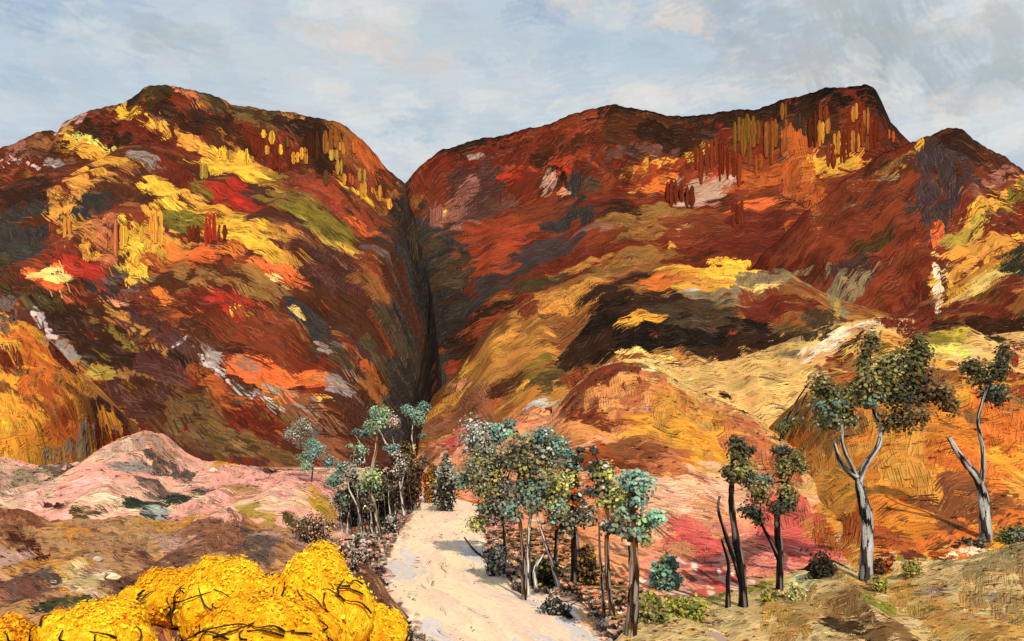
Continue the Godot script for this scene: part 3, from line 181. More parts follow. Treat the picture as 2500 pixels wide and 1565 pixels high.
		[[Vector3(-0.09,3.61,-0.13),0.19,0.17,0,1],[Vector3(0.23,3.54,0.15),0.26,0.19,0,0],[Vector3(0.18,3.70,-0.10),0.14,0.10,0,0],[Vector3(0.16,3.16,0.16),0.20,0.17,1,0],[Vector3(-0.13,2.89,-0.09),0.23,0.21,0,5],[Vector3(0.29,2.61,-0.10),0.21,0.19,2,0],[Vector3(0.55,2.76,0.12),0.20,0.15,3,0],[Vector3(-0.22,3.29,0.02),0.19,0.14,4,5],[Vector3(0.37,2.25,-0.07),0.15,0.13,5,2],[Vector3(-0.33,2.54,0.19),0.24,0.19,7,9],[Vector3(0.02,2.41,-0.04),0.21,0.17,9,0]],
		[[Vector3(0.03,3.32,-0.01),Vector3(-0.09,3.61,-0.13)],[Vector3(0.03,3.32,-0.01),Vector3(0.23,3.54,0.15)],[Vector3(0.03,3.32,-0.01),Vector3(0.18,3.70,-0.10)],[Vector3(0.04,3.16,-0.01),Vector3(0.16,3.16,0.16)],[Vector3(0.05,2.92,-0.01),Vector3(-0.13,2.89,-0.09)],[Vector3(0.38,2.68,-0.18),Vector3(0.55,2.76,0.12)],[Vector3(0.03,3.32,-0.01),Vector3(-0.22,3.29,0.02)],[Vector3(0.08,2.19,-0.00),Vector3(0.37,2.25,-0.07)],[Vector3(0.06,2.57,-0.01),Vector3(-0.33,2.54,0.19)]]],
	["bank_tree","tree","three-stemmed grey tree with small dark crown in front of the coral slope","trees along the grassy bank",Vector3(6.43,0.16,-21.47),"dark",0.80,
		[[0.126,0.053,[Vector3(0.00,-0.25,0.00),Vector3(-0.07,1.09,-0.02),Vector3(-0.21,1.94,-0.05),Vector3(-0.30,2.63,-0.07),Vector3(-0.31,3.44,-0.09),Vector3(-0.25,4.42,-0.12)]],[0.069,0.028,[Vector3(-0.05,0.60,-0.01),Vector3(-0.26,1.29,-0.02),Vector3(-0.50,2.02,-0.02),Vector3(-0.70,2.67,-0.02),Vector3(-0.66,3.08,-0.03)]],[0.081,0.024,[Vector3(-0.44,-0.34,-0.00),Vector3(-0.42,0.59,-0.08),Vector3(-0.38,1.15,-0.15),Vector3(-0.56,1.83,-0.23)]]],
		[[Vector3(-0.33,4.60,0.07),0.11,0.15,7,7],[Vector3(-0.12,4.54,0.08),0.15,0.17,7,6],[Vector3(-0.21,4.26,0.05),0.22,0.18,6,7],[Vector3(-0.48,3.73,0.08),0.16,0.13,7,7],[Vector3(-0.04,3.87,0.07),0.30,0.24,5,6],[Vector3(0.12,3.54,-0.17),0.24,0.17,1,6],[Vector3(0.25,4.36,-0.01),0.08,0.07,7,7],[Vector3(0.08,4.22,0.02),0.10,0.09,7,7],[Vector3(-0.32,3.69,0.07),0.20,0.20,6,6]],
		[[Vector3(-0.25,4.42,-0.12),Vector3(-0.33,4.60,0.07)],[Vector3(-0.25,4.42,-0.12),Vector3(-0.12,4.54,0.08)],[Vector3(-0.26,4.28,-0.11),Vector3(-0.21,4.26,0.05)],[Vector3(-0.30,3.72,-0.10),Vector3(-0.48,3.73,0.08)],[Vector3(-0.29,3.86,-0.10),Vector3(-0.04,3.87,0.07)],[Vector3(-0.30,3.58,-0.10),Vector3(0.12,3.54,-0.17)],[Vector3(-0.25,4.42,-0.12),Vector3(0.25,4.36,-0.01)],[Vector3(-0.26,4.28,-0.11),Vector3(0.08,4.22,0.02)],[Vector3(-0.30,3.72,-0.10),Vector3(-0.32,3.69,0.07)]]],
	["bank_tree","tree","forked dark tree with ragged olive crown left of the tall forked tree","trees along the grassy bank",Vector3(7.95,0.29,-23.01),"dark",0.80,
		[[0.113,0.057,[Vector3(0.00,-0.25,0.00),Vector3(0.02,1.12,-0.04),Vector3(-0.03,1.81,-0.07),Vector3(-0.03,2.24,-0.11),Vector3(0.14,2.94,-0.14),Vector3(0.20,3.64,-0.18)]],[0.070,0.030,[Vector3(-0.00,0.95,-0.03),Vector3(-0.25,1.47,-0.01),Vector3(-0.50,1.95,0.01),Vector3(-0.56,2.39,0.02)]],[0.057,0.026,[Vector3(0.14,2.94,-0.14),Vector3(0.54,3.54,-0.38),Vector3(0.80,3.98,-0.63)]]],
		[[Vector3(0.05,4.19,-0.01),0.26,0.16,7,7],[Vector3(0.10,3.69,-0.01),0.21,0.30,6,5],[Vector3(0.54,3.95,-0.14),0.22,0.23,6,5],[Vector3(0.69,3.67,-0.08),0.20,0.16,5,6],[Vector3(0.26,2.91,-0.03),0.24,0.24,5,6],[Vector3(-0.59,2.95,0.04),0.31,0.30,6,5],[Vector3(-0.41,3.29,-0.14),0.23,0.20,1,1],[Vector3(-0.90,2.39,0.04),0.27,0.18,7,7],[Vector3(-0.60,2.15,-0.14),0.20,0.19,7,6],[Vector3(-0.10,2.49,0.19),0.27,0.19,7,6],[Vector3(0.30,2.61,0.02),0.17,0.17,7,7]],
		[[Vector3(0.20,3.64,-0.18),Vector3(0.05,4.19,-0.01)],[Vector3(0.20,3.64,-0.18),Vector3(0.10,3.69,-0.01)],[Vector3(0.65,3.73,-0.49),Vector3(0.54,3.95,-0.14)],[Vector3(0.58,3.60,-0.42),Vector3(0.69,3.67,-0.08)],[Vector3(0.14,2.94,-0.14),Vector3(0.26,2.91,-0.03)],[Vector3(-0.56,2.39,0.02),Vector3(-0.59,2.95,0.04)],[Vector3(0.17,3.24,-0.16),Vector3(-0.41,3.29,-0.14)],[Vector3(-0.56,2.39,0.02),Vector3(-0.90,2.39,0.04)],[Vector3(-0.52,2.14,0.01),Vector3(-0.60,2.15,-0.14)],[Vector3(0.02,2.44,-0.12),Vector3(-0.10,2.49,0.19)],[Vector3(0.07,2.64,-0.13),Vector3(0.30,2.61,0.02)]]],
	["bank_tree","tree","tall grey forked tree with a wide layered dark crown on the bank","trees along the grassy bank",Vector3(10.61,0.52,-23.23),"grey",1.00,
		[[0.205,0.094,[Vector3(0.00,-0.25,0.00),Vector3(0.04,1.75,-0.00),Vector3(-0.15,2.80,-0.01),Vector3(-0.22,3.11,-0.01)]],[0.100,0.033,[Vector3(-0.22,3.11,-0.01),Vector3(-0.61,3.46,-0.16),Vector3(-0.76,4.02,-0.31),Vector3(-0.74,4.24,-0.46)]],[0.066,0.025,[Vector3(-0.24,3.14,-0.01),Vector3(-0.58,3.75,0.05),Vector3(-0.75,4.24,0.12),Vector3(-0.79,4.68,0.18),Vector3(-1.06,5.45,0.24)]],[0.105,0.039,[Vector3(-0.18,2.97,-0.01),Vector3(0.01,3.47,-0.07),Vector3(0.43,4.02,-0.13),Vector3(0.53,4.58,-0.19),Vector3(0.35,5.25,-0.25),Vector3(0.34,5.92,-0.31)]],[0.044,0.017,[Vector3(0.49,4.24,-0.16),Vector3(0.92,5.02,-0.21),Vector3(1.39,5.75,-0.27),Vector3(1.70,6.71,-0.33)]]],
		[[Vector3(0.53,6.02,-0.12),0.33,0.28,5,6],[Vector3(0.96,5.74,-0.08),0.39,0.28,6,7],[Vector3(0.77,6.48,-0.25),0.33,0.28,5,6],[Vector3(-0.83,5.51,0.09),0.33,0.28,6,5],[Vector3(-0.43,5.73,0.05),0.33,0.25,6,5],[Vector3(-1.43,5.95,0.14),0.30,0.27,6,5],[Vector3(-1.21,5.72,0.22),0.29,0.30,6,6],[Vector3(-1.19,5.23,0.17),0.38,0.32,1,5],[Vector3(-0.57,5.02,-0.25),0.38,0.28,6,5],[Vector3(-0.96,4.86,-0.26),0.48,0.28,5,17],[Vector3(-0.07,6.00,0.22),0.34,0.35,5,6],[Vector3(0.34,5.77,-0.06),0.38,0.30,6,5],[Vector3(0.09,5.49,0.01),0.38,0.21,1,5],[Vector3(0.84,6.29,-0.07),0.44,0.35,5,6],[Vector3(1.29,6.47,-0.13),0.50,0.41,6,6],[Vector3(1.51,6.97,0.13),0.32,0.41,6,6],[Vector3(1.55,5.90,-0.42),0.56,0.34,6,12],[Vector3(1.74,5.96,0.02),0.26,0.34,7,6],[Vector3(1.24,5.52,-0.09),0.44,0.24,7,6],[Vector3(1.08,4.85,-0.10),0.48,0.30,10,6],[Vector3(1.37,5.01,0.21),0.41,0.27,10,6],[Vector3(1.99,5.67,0.26),0.38,0.29,10,12],[Vector3(2.50,5.35,0.04),0.22,0.29,10,6],[Vector3(0.20,7.19,-0.12),0.25,0.29,6,5],[Vector3(0.04,6.63,-0.15),0.17,0.30,6,6]],
		[[Vector3(0.34,5.92,-0.31),Vector3(0.53,6.02,-0.12)],[Vector3(1.26,5.54,-0.26),Vector3(0.96,5.74,-0.08)],[Vector3(0.34,5.92,-0.31),Vector3(0.77,6.48,-0.25)],[Vector3(-1.06,5.45,0.24),Vector3(-0.83,5.51,0.09)],[Vector3(-1.06,5.45,0.24),Vector3(-0.43,5.73,0.05)],[Vector3(-1.06,5.45,0.24),Vector3(-1.43,5.95,0.14)],[Vector3(-1.06,5.45,0.24),Vector3(-1.21,5.72,0.22)],[Vector3(-0.98,5.23,0.22),Vector3(-1.19,5.23,0.17)],[Vector3(-0.86,4.90,0.20),Vector3(-0.57,5.02,-0.25)],[Vector3(-0.86,4.90,0.20),Vector3(-0.96,4.86,-0.26)],[Vector3(0.34,5.92,-0.31),Vector3(-0.07,6.00,0.22)],[Vector3(0.34,5.73,-0.30),Vector3(0.34,5.77,-0.06)],[Vector3(0.35,5.44,-0.27),Vector3(0.09,5.49,0.01)],[Vector3(0.34,5.92,-0.31),Vector3(0.84,6.29,-0.07)],[Vector3(1.61,6.43,-0.32),Vector3(1.29,6.47,-0.13)],[Vector3(1.70,6.71,-0.33),Vector3(1.51,6.97,0.13)],[Vector3(1.44,5.89,-0.28),Vector3(1.55,5.90,-0.42)],[Vector3(1.48,6.02,-0.29),Vector3(1.74,5.96,0.02)],[Vector3(1.26,5.54,-0.26),Vector3(1.24,5.52,-0.09)],[Vector3(0.86,4.91,-0.21),Vector3(1.08,4.85,-0.10)],[Vector3(0.98,5.13,-0.22),Vector3(1.37,5.01,0.21)],[Vector3(1.39,5.75,-0.27),Vector3(1.99,5.67,0.26)],[Vector3(1.33,5.65,-0.26),Vector3(2.50,5.35,0.04)],[Vector3(0.34,5.92,-0.31),Vector3(0.20,7.19,-0.12)],[Vector3(0.34,5.92,-0.31),Vector3(0.04,6.63,-0.15)]]],
	["bank_tree","tree","rightmost tree on the bank with a bare snag leaning left","trees along the grassy bank",Vector3(16.48,1.02,-26.81),"grey",1.00,
		[[0.185,0.070,[Vector3(0.00,-0.25,0.00),Vector3(-0.13,1.48,-0.02),Vector3(-0.25,2.24,-0.04),Vector3(-0.65,2.82,-0.06),Vector3(-1.06,3.39,-0.07),Vector3(-1.30,3.81,-0.09)]],[0.083,0.041,[Vector3(-0.22,1.99,-0.03),Vector3(-0.19,2.76,0.05),Vector3(-0.24,3.46,0.12),Vector3(-0.45,4.28,0.20),Vector3(-0.37,4.98,0.28),Vector3(-0.23,5.60,0.36)]]],
		[[Vector3(-0.03,5.99,-0.23),0.35,0.32,5,6],[Vector3(-0.54,6.28,-0.14),0.29,0.27,6,7],[Vector3(0.34,6.15,-0.22),0.36,0.36,5,6],[Vector3(0.60,6.71,-0.01),0.20,0.34,7,6],[Vector3(0.34,5.38,-0.26),0.40,0.28,7,1],[Vector3(0.30,5.14,0.17),0.23,0.23,7,7],[Vector3(0.33,6.18,0.26),0.20,0.34,7,6]],
		[[Vector3(-0.23,5.60,0.36),Vector3(-0.03,5.99,-0.23)],[Vector3(-0.23,5.60,0.36),Vector3(-0.54,6.28,-0.14)],[Vector3(-0.23,5.60,0.36),Vector3(0.34,6.15,-0.22)],[Vector3(-0.23,5.60,0.36),Vector3(0.60,6.71,-0.01)],[Vector3(-0.27,5.43,0.33),Vector3(0.34,5.38,-0.26)],[Vector3(-0.31,5.25,0.31),Vector3(0.30,5.14,0.17)],[Vector3(-0.23,5.60,0.36),Vector3(0.33,6.18,0.26)]]],
	["dead_sapling","sapling","thin bare dark stem leaning right, below the pale yellow hill","trees along the grassy bank",Vector3(16.75,4.56,-48.56),"dark",1.00,
		[[0.081,0.035,[Vector3(0.00,-0.25,0.00),Vector3(0.73,1.80,0.10),Vector3(1.79,3.53,0.19)]]],
		[[Vector3(0.14,0.76,0.14),0.35,0.35,6,20]],
		[[Vector3(0.31,0.63,0.04),Vector3(0.14,0.76,0.14)]]],
	["dead_sapling","sapling","shorter thin bare stem leaning right beside its taller twin","trees along the grassy bank",Vector3(17.53,4.68,-50.37),"dark",1.00,
		[[0.084,0.036,[Vector3(0.00,-0.25,0.00),Vector3(1.10,1.73,0.05),Vector3(1.66,2.93,0.10)]]],
		[[Vector3(0.43,1.01,0.24),0.48,0.36,6,20]],
		[[Vector3(0.63,0.88,0.03),Vector3(0.43,1.01,0.24)]]],
	["thicket_stem","sapling","thin pale stem in the dense thicket left of the creek bed","pale thicket stems left of the creek bed",Vector3(-8.33,0.13,-37.86),"pale",0.90,
		[[0.064,0.020,[Vector3(0.00,-0.25,0.00),Vector3(-0.03,1.20,-0.02),Vector3(-0.14,1.89,-0.04)]]],
		[[Vector3(-0.10,1.91,0.11),0.20,0.17,12,9]],
		[]],
	["thicket_stem","sapling","thin dark stem in the dense thicket left of the creek bed","dark thicket stems left of the creek bed",Vector3(-7.72,-0.00,-37.39),"dark",0.90,
		[[0.043,0.020,[Vector3(0.00,-0.25,0.00),Vector3(-0.11,1.14,0.04),Vector3(-0.24,1.84,0.08)]]],
		[[Vector3(-0.28,1.82,-0.14),0.20,0.17,12,9]],
		[[Vector3(-0.24,1.84,0.08),Vector3(-0.28,1.82,-0.14)]]],
	["thicket_stem","sapling","thin pale stem in the dense thicket left of the creek bed","pale thicket stems left of the creek bed",Vector3(-7.27,-0.00,-38.18),"pale",0.90,
		[[0.065,0.021,[Vector3(0.00,-0.25,0.00),Vector3(-0.35,1.35,-0.03),Vector3(-0.33,2.46,-0.06)]]],
		[[Vector3(-0.33,2.47,-0.04),0.20,0.18,12,9]],
		[]],
	["thicket_stem","sapling","thin dark stem in the dense thicket left of the creek bed","dark thicket stems left of the creek bed",Vector3(-6.51,-0.00,-35.73),"dark",0.90,
		[[0.041,0.019,[Vector3(0.00,-0.25,0.00),Vector3(-0.36,1.10,0.09),Vector3(-0.34,1.88,0.18)]]],
		[[Vector3(-0.39,1.85,-0.09),0.19,0.17,12,9]],
		[[Vector3(-0.34,1.88,0.18),Vector3(-0.39,1.85,-0.09)]]],
	["thicket_stem","sapling","thin pale stem in the dense thicket left of the creek bed","pale thicket stems left of the creek bed",Vector3(-6.20,-0.00,-40.23),"pale",0.90,
		[[0.068,0.022,[Vector3(0.00,-0.25,0.00),Vector3(-0.16,1.22,0.09),Vector3(-0.21,2.16,0.18)]]],
		[[Vector3(-0.23,2.15,0.05),0.21,0.19,12,9]],
		[]],
	["thicket_stem","sapling","thin dark stem in the dense thicket left of the creek bed","dark thicket stems left of the creek bed",Vector3(-6.35,-0.00,-42.29),"dark",0.90,
		[[0.049,0.023,[Vector3(0.00,-0.25,0.00),Vector3(-0.21,1.61,-0.03),Vector3(-0.23,2.65,-0.05)]]],
		[[Vector3(-0.24,2.65,-0.11),0.22,0.20,12,9]],
		[]],
	["thicket_stem","sapling","thin pale stem in the dense thicket left of the creek bed","pale thicket stems left of the creek bed",Vector3(-6.51,-0.00,-46.55),"pale",0.90,
		[[0.079,0.025,[Vector3(0.00,-0.25,0.00),Vector3(-0.15,1.62,-0.06),Vector3(0.11,2.77,-0.12)]]],
		[[Vector3(0.14,2.78,0.14),0.24,0.22,12,9]],
		[[Vector3(0.11,2.77,-0.12),Vector3(0.14,2.78,0.14)]]],
	["thicket_stem","sapling","thin dark stem in the dense thicket left of the creek bed","dark thicket stems left of the creek bed",Vector3(-6.20,-0.00,-48.17),"dark",0.90,
		[[0.056,0.026,[Vector3(0.00,-0.25,0.00),Vector3(-0.25,1.92,0.06),Vector3(-0.38,3.29,0.12)]]],
		[[Vector3(-0.40,3.29,-0.03),0.25,0.22,12,9]],
		[[Vector3(-0.38,3.29,0.12),Vector3(-0.40,3.29,-0.03)]]],
	["thicket_stem","sapling","thin pale stem in the dense thicket left of the creek bed","pale thicket stems left of the creek bed",Vector3(-6.20,-0.00,-49.59),"pale",0.90,
		[[0.084,0.027,[Vector3(0.00,-0.25,0.00),Vector3(0.06,1.64,0.08),Vector3(0.26,2.64,0.16)]]],
		[[Vector3(0.24,2.63,-0.07),0.26,0.23,12,9]],
		[[Vector3(0.26,2.64,0.16),Vector3(0.24,2.63,-0.07)]]],
	["thicket_stem","sapling","thin dark stem in the dense thicket left of the creek bed","dark thicket stems left of the creek bed",Vector3(-6.05,-0.00,-36.23),"dark",0.90,
		[[0.042,0.020,[Vector3(0.00,-0.25,0.00),Vector3(-0.21,1.14,-0.06),Vector3(-0.22,2.03,-0.12)]]],
		[[Vector3(-0.19,2.04,0.05),0.19,0.17,12,9]],
		[[Vector3(-0.22,2.03,-0.12),Vector3(-0.19,2.04,0.05)]]],
	["thicket_stem","sapling","thin pale stem in the dense thicket left of the creek bed","pale thicket stems left of the creek bed",Vector3(-6.20,-0.00,-55.22),"pale",0.90,
		[[0.094,0.030,[Vector3(0.00,-0.25,0.00),Vector3(-0.03,1.89,-0.08),Vector3(-0.02,3.03,-0.16)]]],
		[[Vector3(0.01,3.04,0.16),0.29,0.26,12,9]],
		[[Vector3(-0.02,3.03,-0.16),Vector3(0.01,3.04,0.16)]]],
	["thicket_stem","sapling","thin dark stem in the dense thicket left of the creek bed","dark thicket stems left of the creek bed",Vector3(-6.20,-0.00,-35.49),"dark",0.90,
		[[0.041,0.019,[Vector3(0.00,-0.25,0.00),Vector3(-0.41,0.90,0.06),Vector3(-0.34,1.56,0.11)]]],
		[[Vector3(-0.36,1.55,-0.02),0.19,0.16,12,9]],
		[]],
	["thicket_stem","sapling","thin pale stem in the dense thicket left of the creek bed","pale thicket stems left of the creek bed",Vector3(-7.68,-0.14,-38.82),"pale",0.90,
		[[0.066,0.021,[Vector3(0.00,-0.25,0.00),Vector3(-0.02,1.74,0.05),Vector3(-0.25,2.93,0.10)]]],
		[[Vector3(-0.27,2.93,0.01),0.20,0.18,12,9]],
		[]],
	["thicket_stem","sapling","thin dark stem in the dense thicket left of the creek bed","dark thicket stems left of the creek bed",Vector3(-6.51,-0.00,-39.91),"dark",0.90,
		[[0.046,0.022,[Vector3(0.00,-0.25,0.00),Vector3(-0.09,1.56,0.02),Vector3(-0.19,2.60,0.05)]]],
		[[Vector3(-0.17,2.61,0.12),0.21,0.18,12,9]],
		[]],
	["thicket_stem","sapling","thin pale stem in the dense thicket left of the creek bed","pale thicket stems left of the creek bed",Vector3(-6.66,-0.00,-44.52),"pale",0.90,
		[[0.075,0.024,[Vector3(0.00,-0.25,0.00),Vector3(-0.09,1.43,0.02),Vector3(0.08,2.46,0.05)]]],
		[[Vector3(0.08,2.46,0.05),0.23,0.21,12,9]],
		[]],
	["thicket_stem","sapling","thin dark stem in the dense thicket left of the creek bed","dark thicket stems left of the creek bed",Vector3(-6.51,-0.00,-46.83),"dark",0.90,
		[[0.054,0.025,[Vector3(0.00,-0.25,0.00),Vector3(-0.13,1.86,0.05),Vector3(-0.19,3.05,0.10)]]],
		[[Vector3(-0.19,3.05,0.07),0.25,0.22,12,9]],
		[]],
	["thicket_stem","sapling","thin pale stem in the dense thicket left of the creek bed","pale thicket stems left of the creek bed",Vector3(-8.14,0.06,-37.98),"pale",0.90,
		[[0.064,0.020,[Vector3(0.00,-0.25,0.00),Vector3(0.18,1.33,-0.05),Vector3(0.25,2.18,-0.10)]]],
		[[Vector3(0.27,2.18,-0.03),0.20,0.18,12,9]],
		[]],
	["thicket_stem","sapling","thin dark stem in the dense thicket left of the creek bed","dark thicket stems left of the creek bed",Vector3(-6.51,-0.00,-37.10),"dark",0.90,
		[[0.043,0.020,[Vector3(0.00,-0.25,0.00),Vector3(-0.16,1.13,-0.05),Vector3(-0.17,1.84,-0.11)]]],
		[[Vector3(-0.13,1.86,0.11),0.19,0.17,12,9]],
		[[Vector3(-0.17,1.84,-0.11),Vector3(-0.13,1.86,0.11)]]]]
const BUSHES := [
	["wattle_bush","bush","yellow flowering bush with domed top, left of the tallest yellow bush","yellow flowering bushes in the left foreground",Vector3(-5.51,0.79,-15.34),1.25,1.81,1.12,[13,13,15,14,13],14,0.035,3213,5,11],
	["wattle_bush","bush","tallest broad yellow flowering bush beside the sandy creek bed","yellow flowering bushes in the left foreground",Vector3(-4.10,0.53,-16.00),1.38,2.10,1.24,[13,13,15,14,13],14,0.035,3391,6,11],
	["wattle_bush","bush","small yellow flowering bush touching the sandy creek bed","yellow flowering bushes in the left foreground",Vector3(-2.98,0.20,-16.87),0.76,1.11,0.68,[13,13,15,14,13],14,0.035,1499,2,11],
	["wattle_bush","bush","low wide yellow flowering bush at the bottom left","yellow flowering bushes in the left foreground",Vector3(-7.13,1.03,-13.35),1.21,1.12,1.09,[13,13,15,14,13,15],14,0.035,2856,4,11],
	["wattle_bush","bush","yellow flowering bush cut by the left edge","yellow flowering bushes in the left foreground",Vector3(-8.62,0.83,-13.27),0.63,1.05,0.57,[14,13,16,14],14,0.035,1499,2,11],
	["wattle_bush","bush","ochre yellow flowering bush between the low wide one and the domed one","yellow flowering bushes in the left foreground",Vector3(-6.93,1.11,-15.70),1.06,1.16,0.95,[14,13,14,18],18,0.035,2320,4,11],
	["wattle_bush","bush","foremost orange-yellow flowering bush at the bottom centre left","yellow flowering bushes in the left foreground",Vector3(-4.62,0.57,-14.24),1.82,1.48,1.27,[14,13,14,13,16],14,0.035,3926,7,11],
	["dark_scrub","scrub","black scrub behind the outermost pale gum of the left grove","dark scrub among the gum trees",Vector3(-8.50,-0.05,-41.58),0.83,2.73,0.66,[11,12,11,9],11,0.124,2470,6,11],
	["dark_scrub","scrub","tall black scrub in the middle of the left grove","dark scrub among the gum trees",Vector3(-7.17,-0.22,-41.94),0.96,3.84,0.77,[11,12,11,7],11,0.124,3230,6,11],
	["dark_scrub","scrub","dark brown scrub under the teal-tufted gum of the left grove","dark scrub among the gum trees",Vector3(-6.66,-0.05,-49.55),1.06,4.24,0.85,[12,11,12,10],11,0.124,3040,6,11],
	["grey_shrub","shrub","low grey twiggy shrub at the foot of the left grove","dark scrub among the gum trees",Vector3(-4.99,0.58,-26.25),0.60,0.96,0.36,[17,9,11,22],12,0.087,2470,9,17],
	["grey_shrub","shrub","small pale grey shrub on the edge of the creek bed below the left grove","dark scrub among the gum trees",Vector3(-6.05,-0.05,-38.47),0.47,0.89,0.28,[17,11,17],12,0.081,1140,6,17],
	["grey_shrub","shrub","grey green shrub between the pink heath and the tallest yellow bush","dark scrub among the gum trees",Vector3(-5.37,0.53,-24.16),0.62,1.19,0.37,[17,22,9,11],9,0.074,2090,8,11],
	["dark_scrub","scrub","dark speckled scrub on the pink heath above the tallest yellow bush","dark scrub among the gum trees",Vector3(-7.31,0.87,-28.63),0.89,1.17,0.80,[11,18,12,9,22],12,0.046,2090,14,11],
	["dark_scrub","scrub","tall dark grey scrub where the creek bed ends","dark scrub among the gum trees",Vector3(-4.22,-0.05,-48.49),0.80,3.78,0.64,[9,7,8,11],11,0.124,2850,6,11],
	["dark_scrub","scrub","orange flecked scrub left of the dark grey scrub at the creek end","dark scrub among the gum trees",Vector3(-5.70,-0.05,-54.56),0.67,2.93,0.54,[10,18,12,16],12,0.124,1710,5,11],
	["green_shrub","shrub","round blue-green shrub in front of the coral slope","dark scrub among the gum trees",Vector3(4.91,-0.05,-24.72),0.46,1.15,0.37,[1,0,5,1],7,0.099,2090,4,11],
	["green_shrub","shrub","olive green shrub at the foot of the tallest brown gum","dark scrub among the gum trees",Vector3(3.56,0.21,-19.49),0.42,0.68,0.29,[20,5,21,6],6,0.081,2280,4,11],
	["green_shrub","shrub","yellow-green low shrub on the bank edge before the coral slope","dark scrub among the gum trees",Vector3(4.56,0.11,-20.43),0.54,0.54,0.27,[21,20,21,5],6,0.068,2280,4,11],
	["green_shrub","shrub","small yellow-green tuft at the foot of the forked dark tree","dark scrub among the gum trees",Vector3(7.26,0.24,-21.68),0.29,0.39,0.17,[21,20,19],6,0.056,950,3,11],
	["green_shrub","shrub","pale lime tuft right of the forked dark tree","dark scrub among the gum trees",Vector3(7.84,0.33,-21.38),0.28,0.48,0.17,[4,19,17,4],5,0.056,950,3,11],
	["green_shrub","shrub","green tuft right of the tall forked tree","dark scrub among the gum trees",Vector3(10.21,0.51,-21.57),0.26,0.56,0.15,[21,20,19],6,0.056,855,3,11],
	["green_shrub","shrub","lime green tuft on the bank under the ochre slope","dark scrub among the gum trees",Vector3(12.27,0.52,-23.80),0.31,0.62,0.19,[21,19,20],6,0.056,855,3,11],
	["dark_scrub","scrub","black scrub on the bank between the coral slope and the tall forked tree","dark scrub among the gum trees",Vector3(9.55,0.52,-23.80),0.45,0.73,0.27,[11,12,7],11,0.074,1330,5,11],
	["dark_scrub","scrub","dark scrub at the foot of the tall forked tree","dark scrub among the gum trees",Vector3(11.99,0.30,-25.18),0.36,0.60,0.21,[11,12,16],11,0.068,855,4,11],
	["dark_scrub","scrub","dark scrub around the foot of the rightmost tree","dark scrub among the gum trees",Vector3(15.78,0.90,-26.57),0.69,0.44,0.35,[11,12,9],11,0.068,1330,5,11],
	["dark_scrub","scrub","black green scrub along the top right of the bank","dark scrub among the gum trees",Vector3(17.27,1.20,-26.60),0.57,0.54,0.28,[11,9,20],11,0.068,1140,5,11],
	["dark_scrub","scrub","dark scrub beneath the crossing white gum","dark scrub among the gum trees",Vector3(1.00,-0.05,-25.13),0.59,1.13,0.35,[11,12,5,7],11,0.087,1710,6,11],
	["dark_scrub","scrub","brown scrub between the black gum and the twin-stemmed gum","dark scrub among the gum trees",Vector3(2.47,-0.05,-25.37),0.40,1.34,0.24,[10,12,18,11],12,0.087,1330,5,11],
	["grey_shrub","shrub","spiky grey shrub on the right edge of the creek bed","dark scrub among the gum trees",Vector3(-0.57,-0.05,-27.05),0.47,1.27,0.28,[17,11,9],9,0.074,950,9,11],
	["dark_scrub","scrub","dark twiggy clump lying on the pale sand before the right grove","dark scrub among the gum trees",Vector3(1.10,-0.05,-21.11),0.37,0.58,0.22,[11,7,17],11,0.056,950,8,11]]
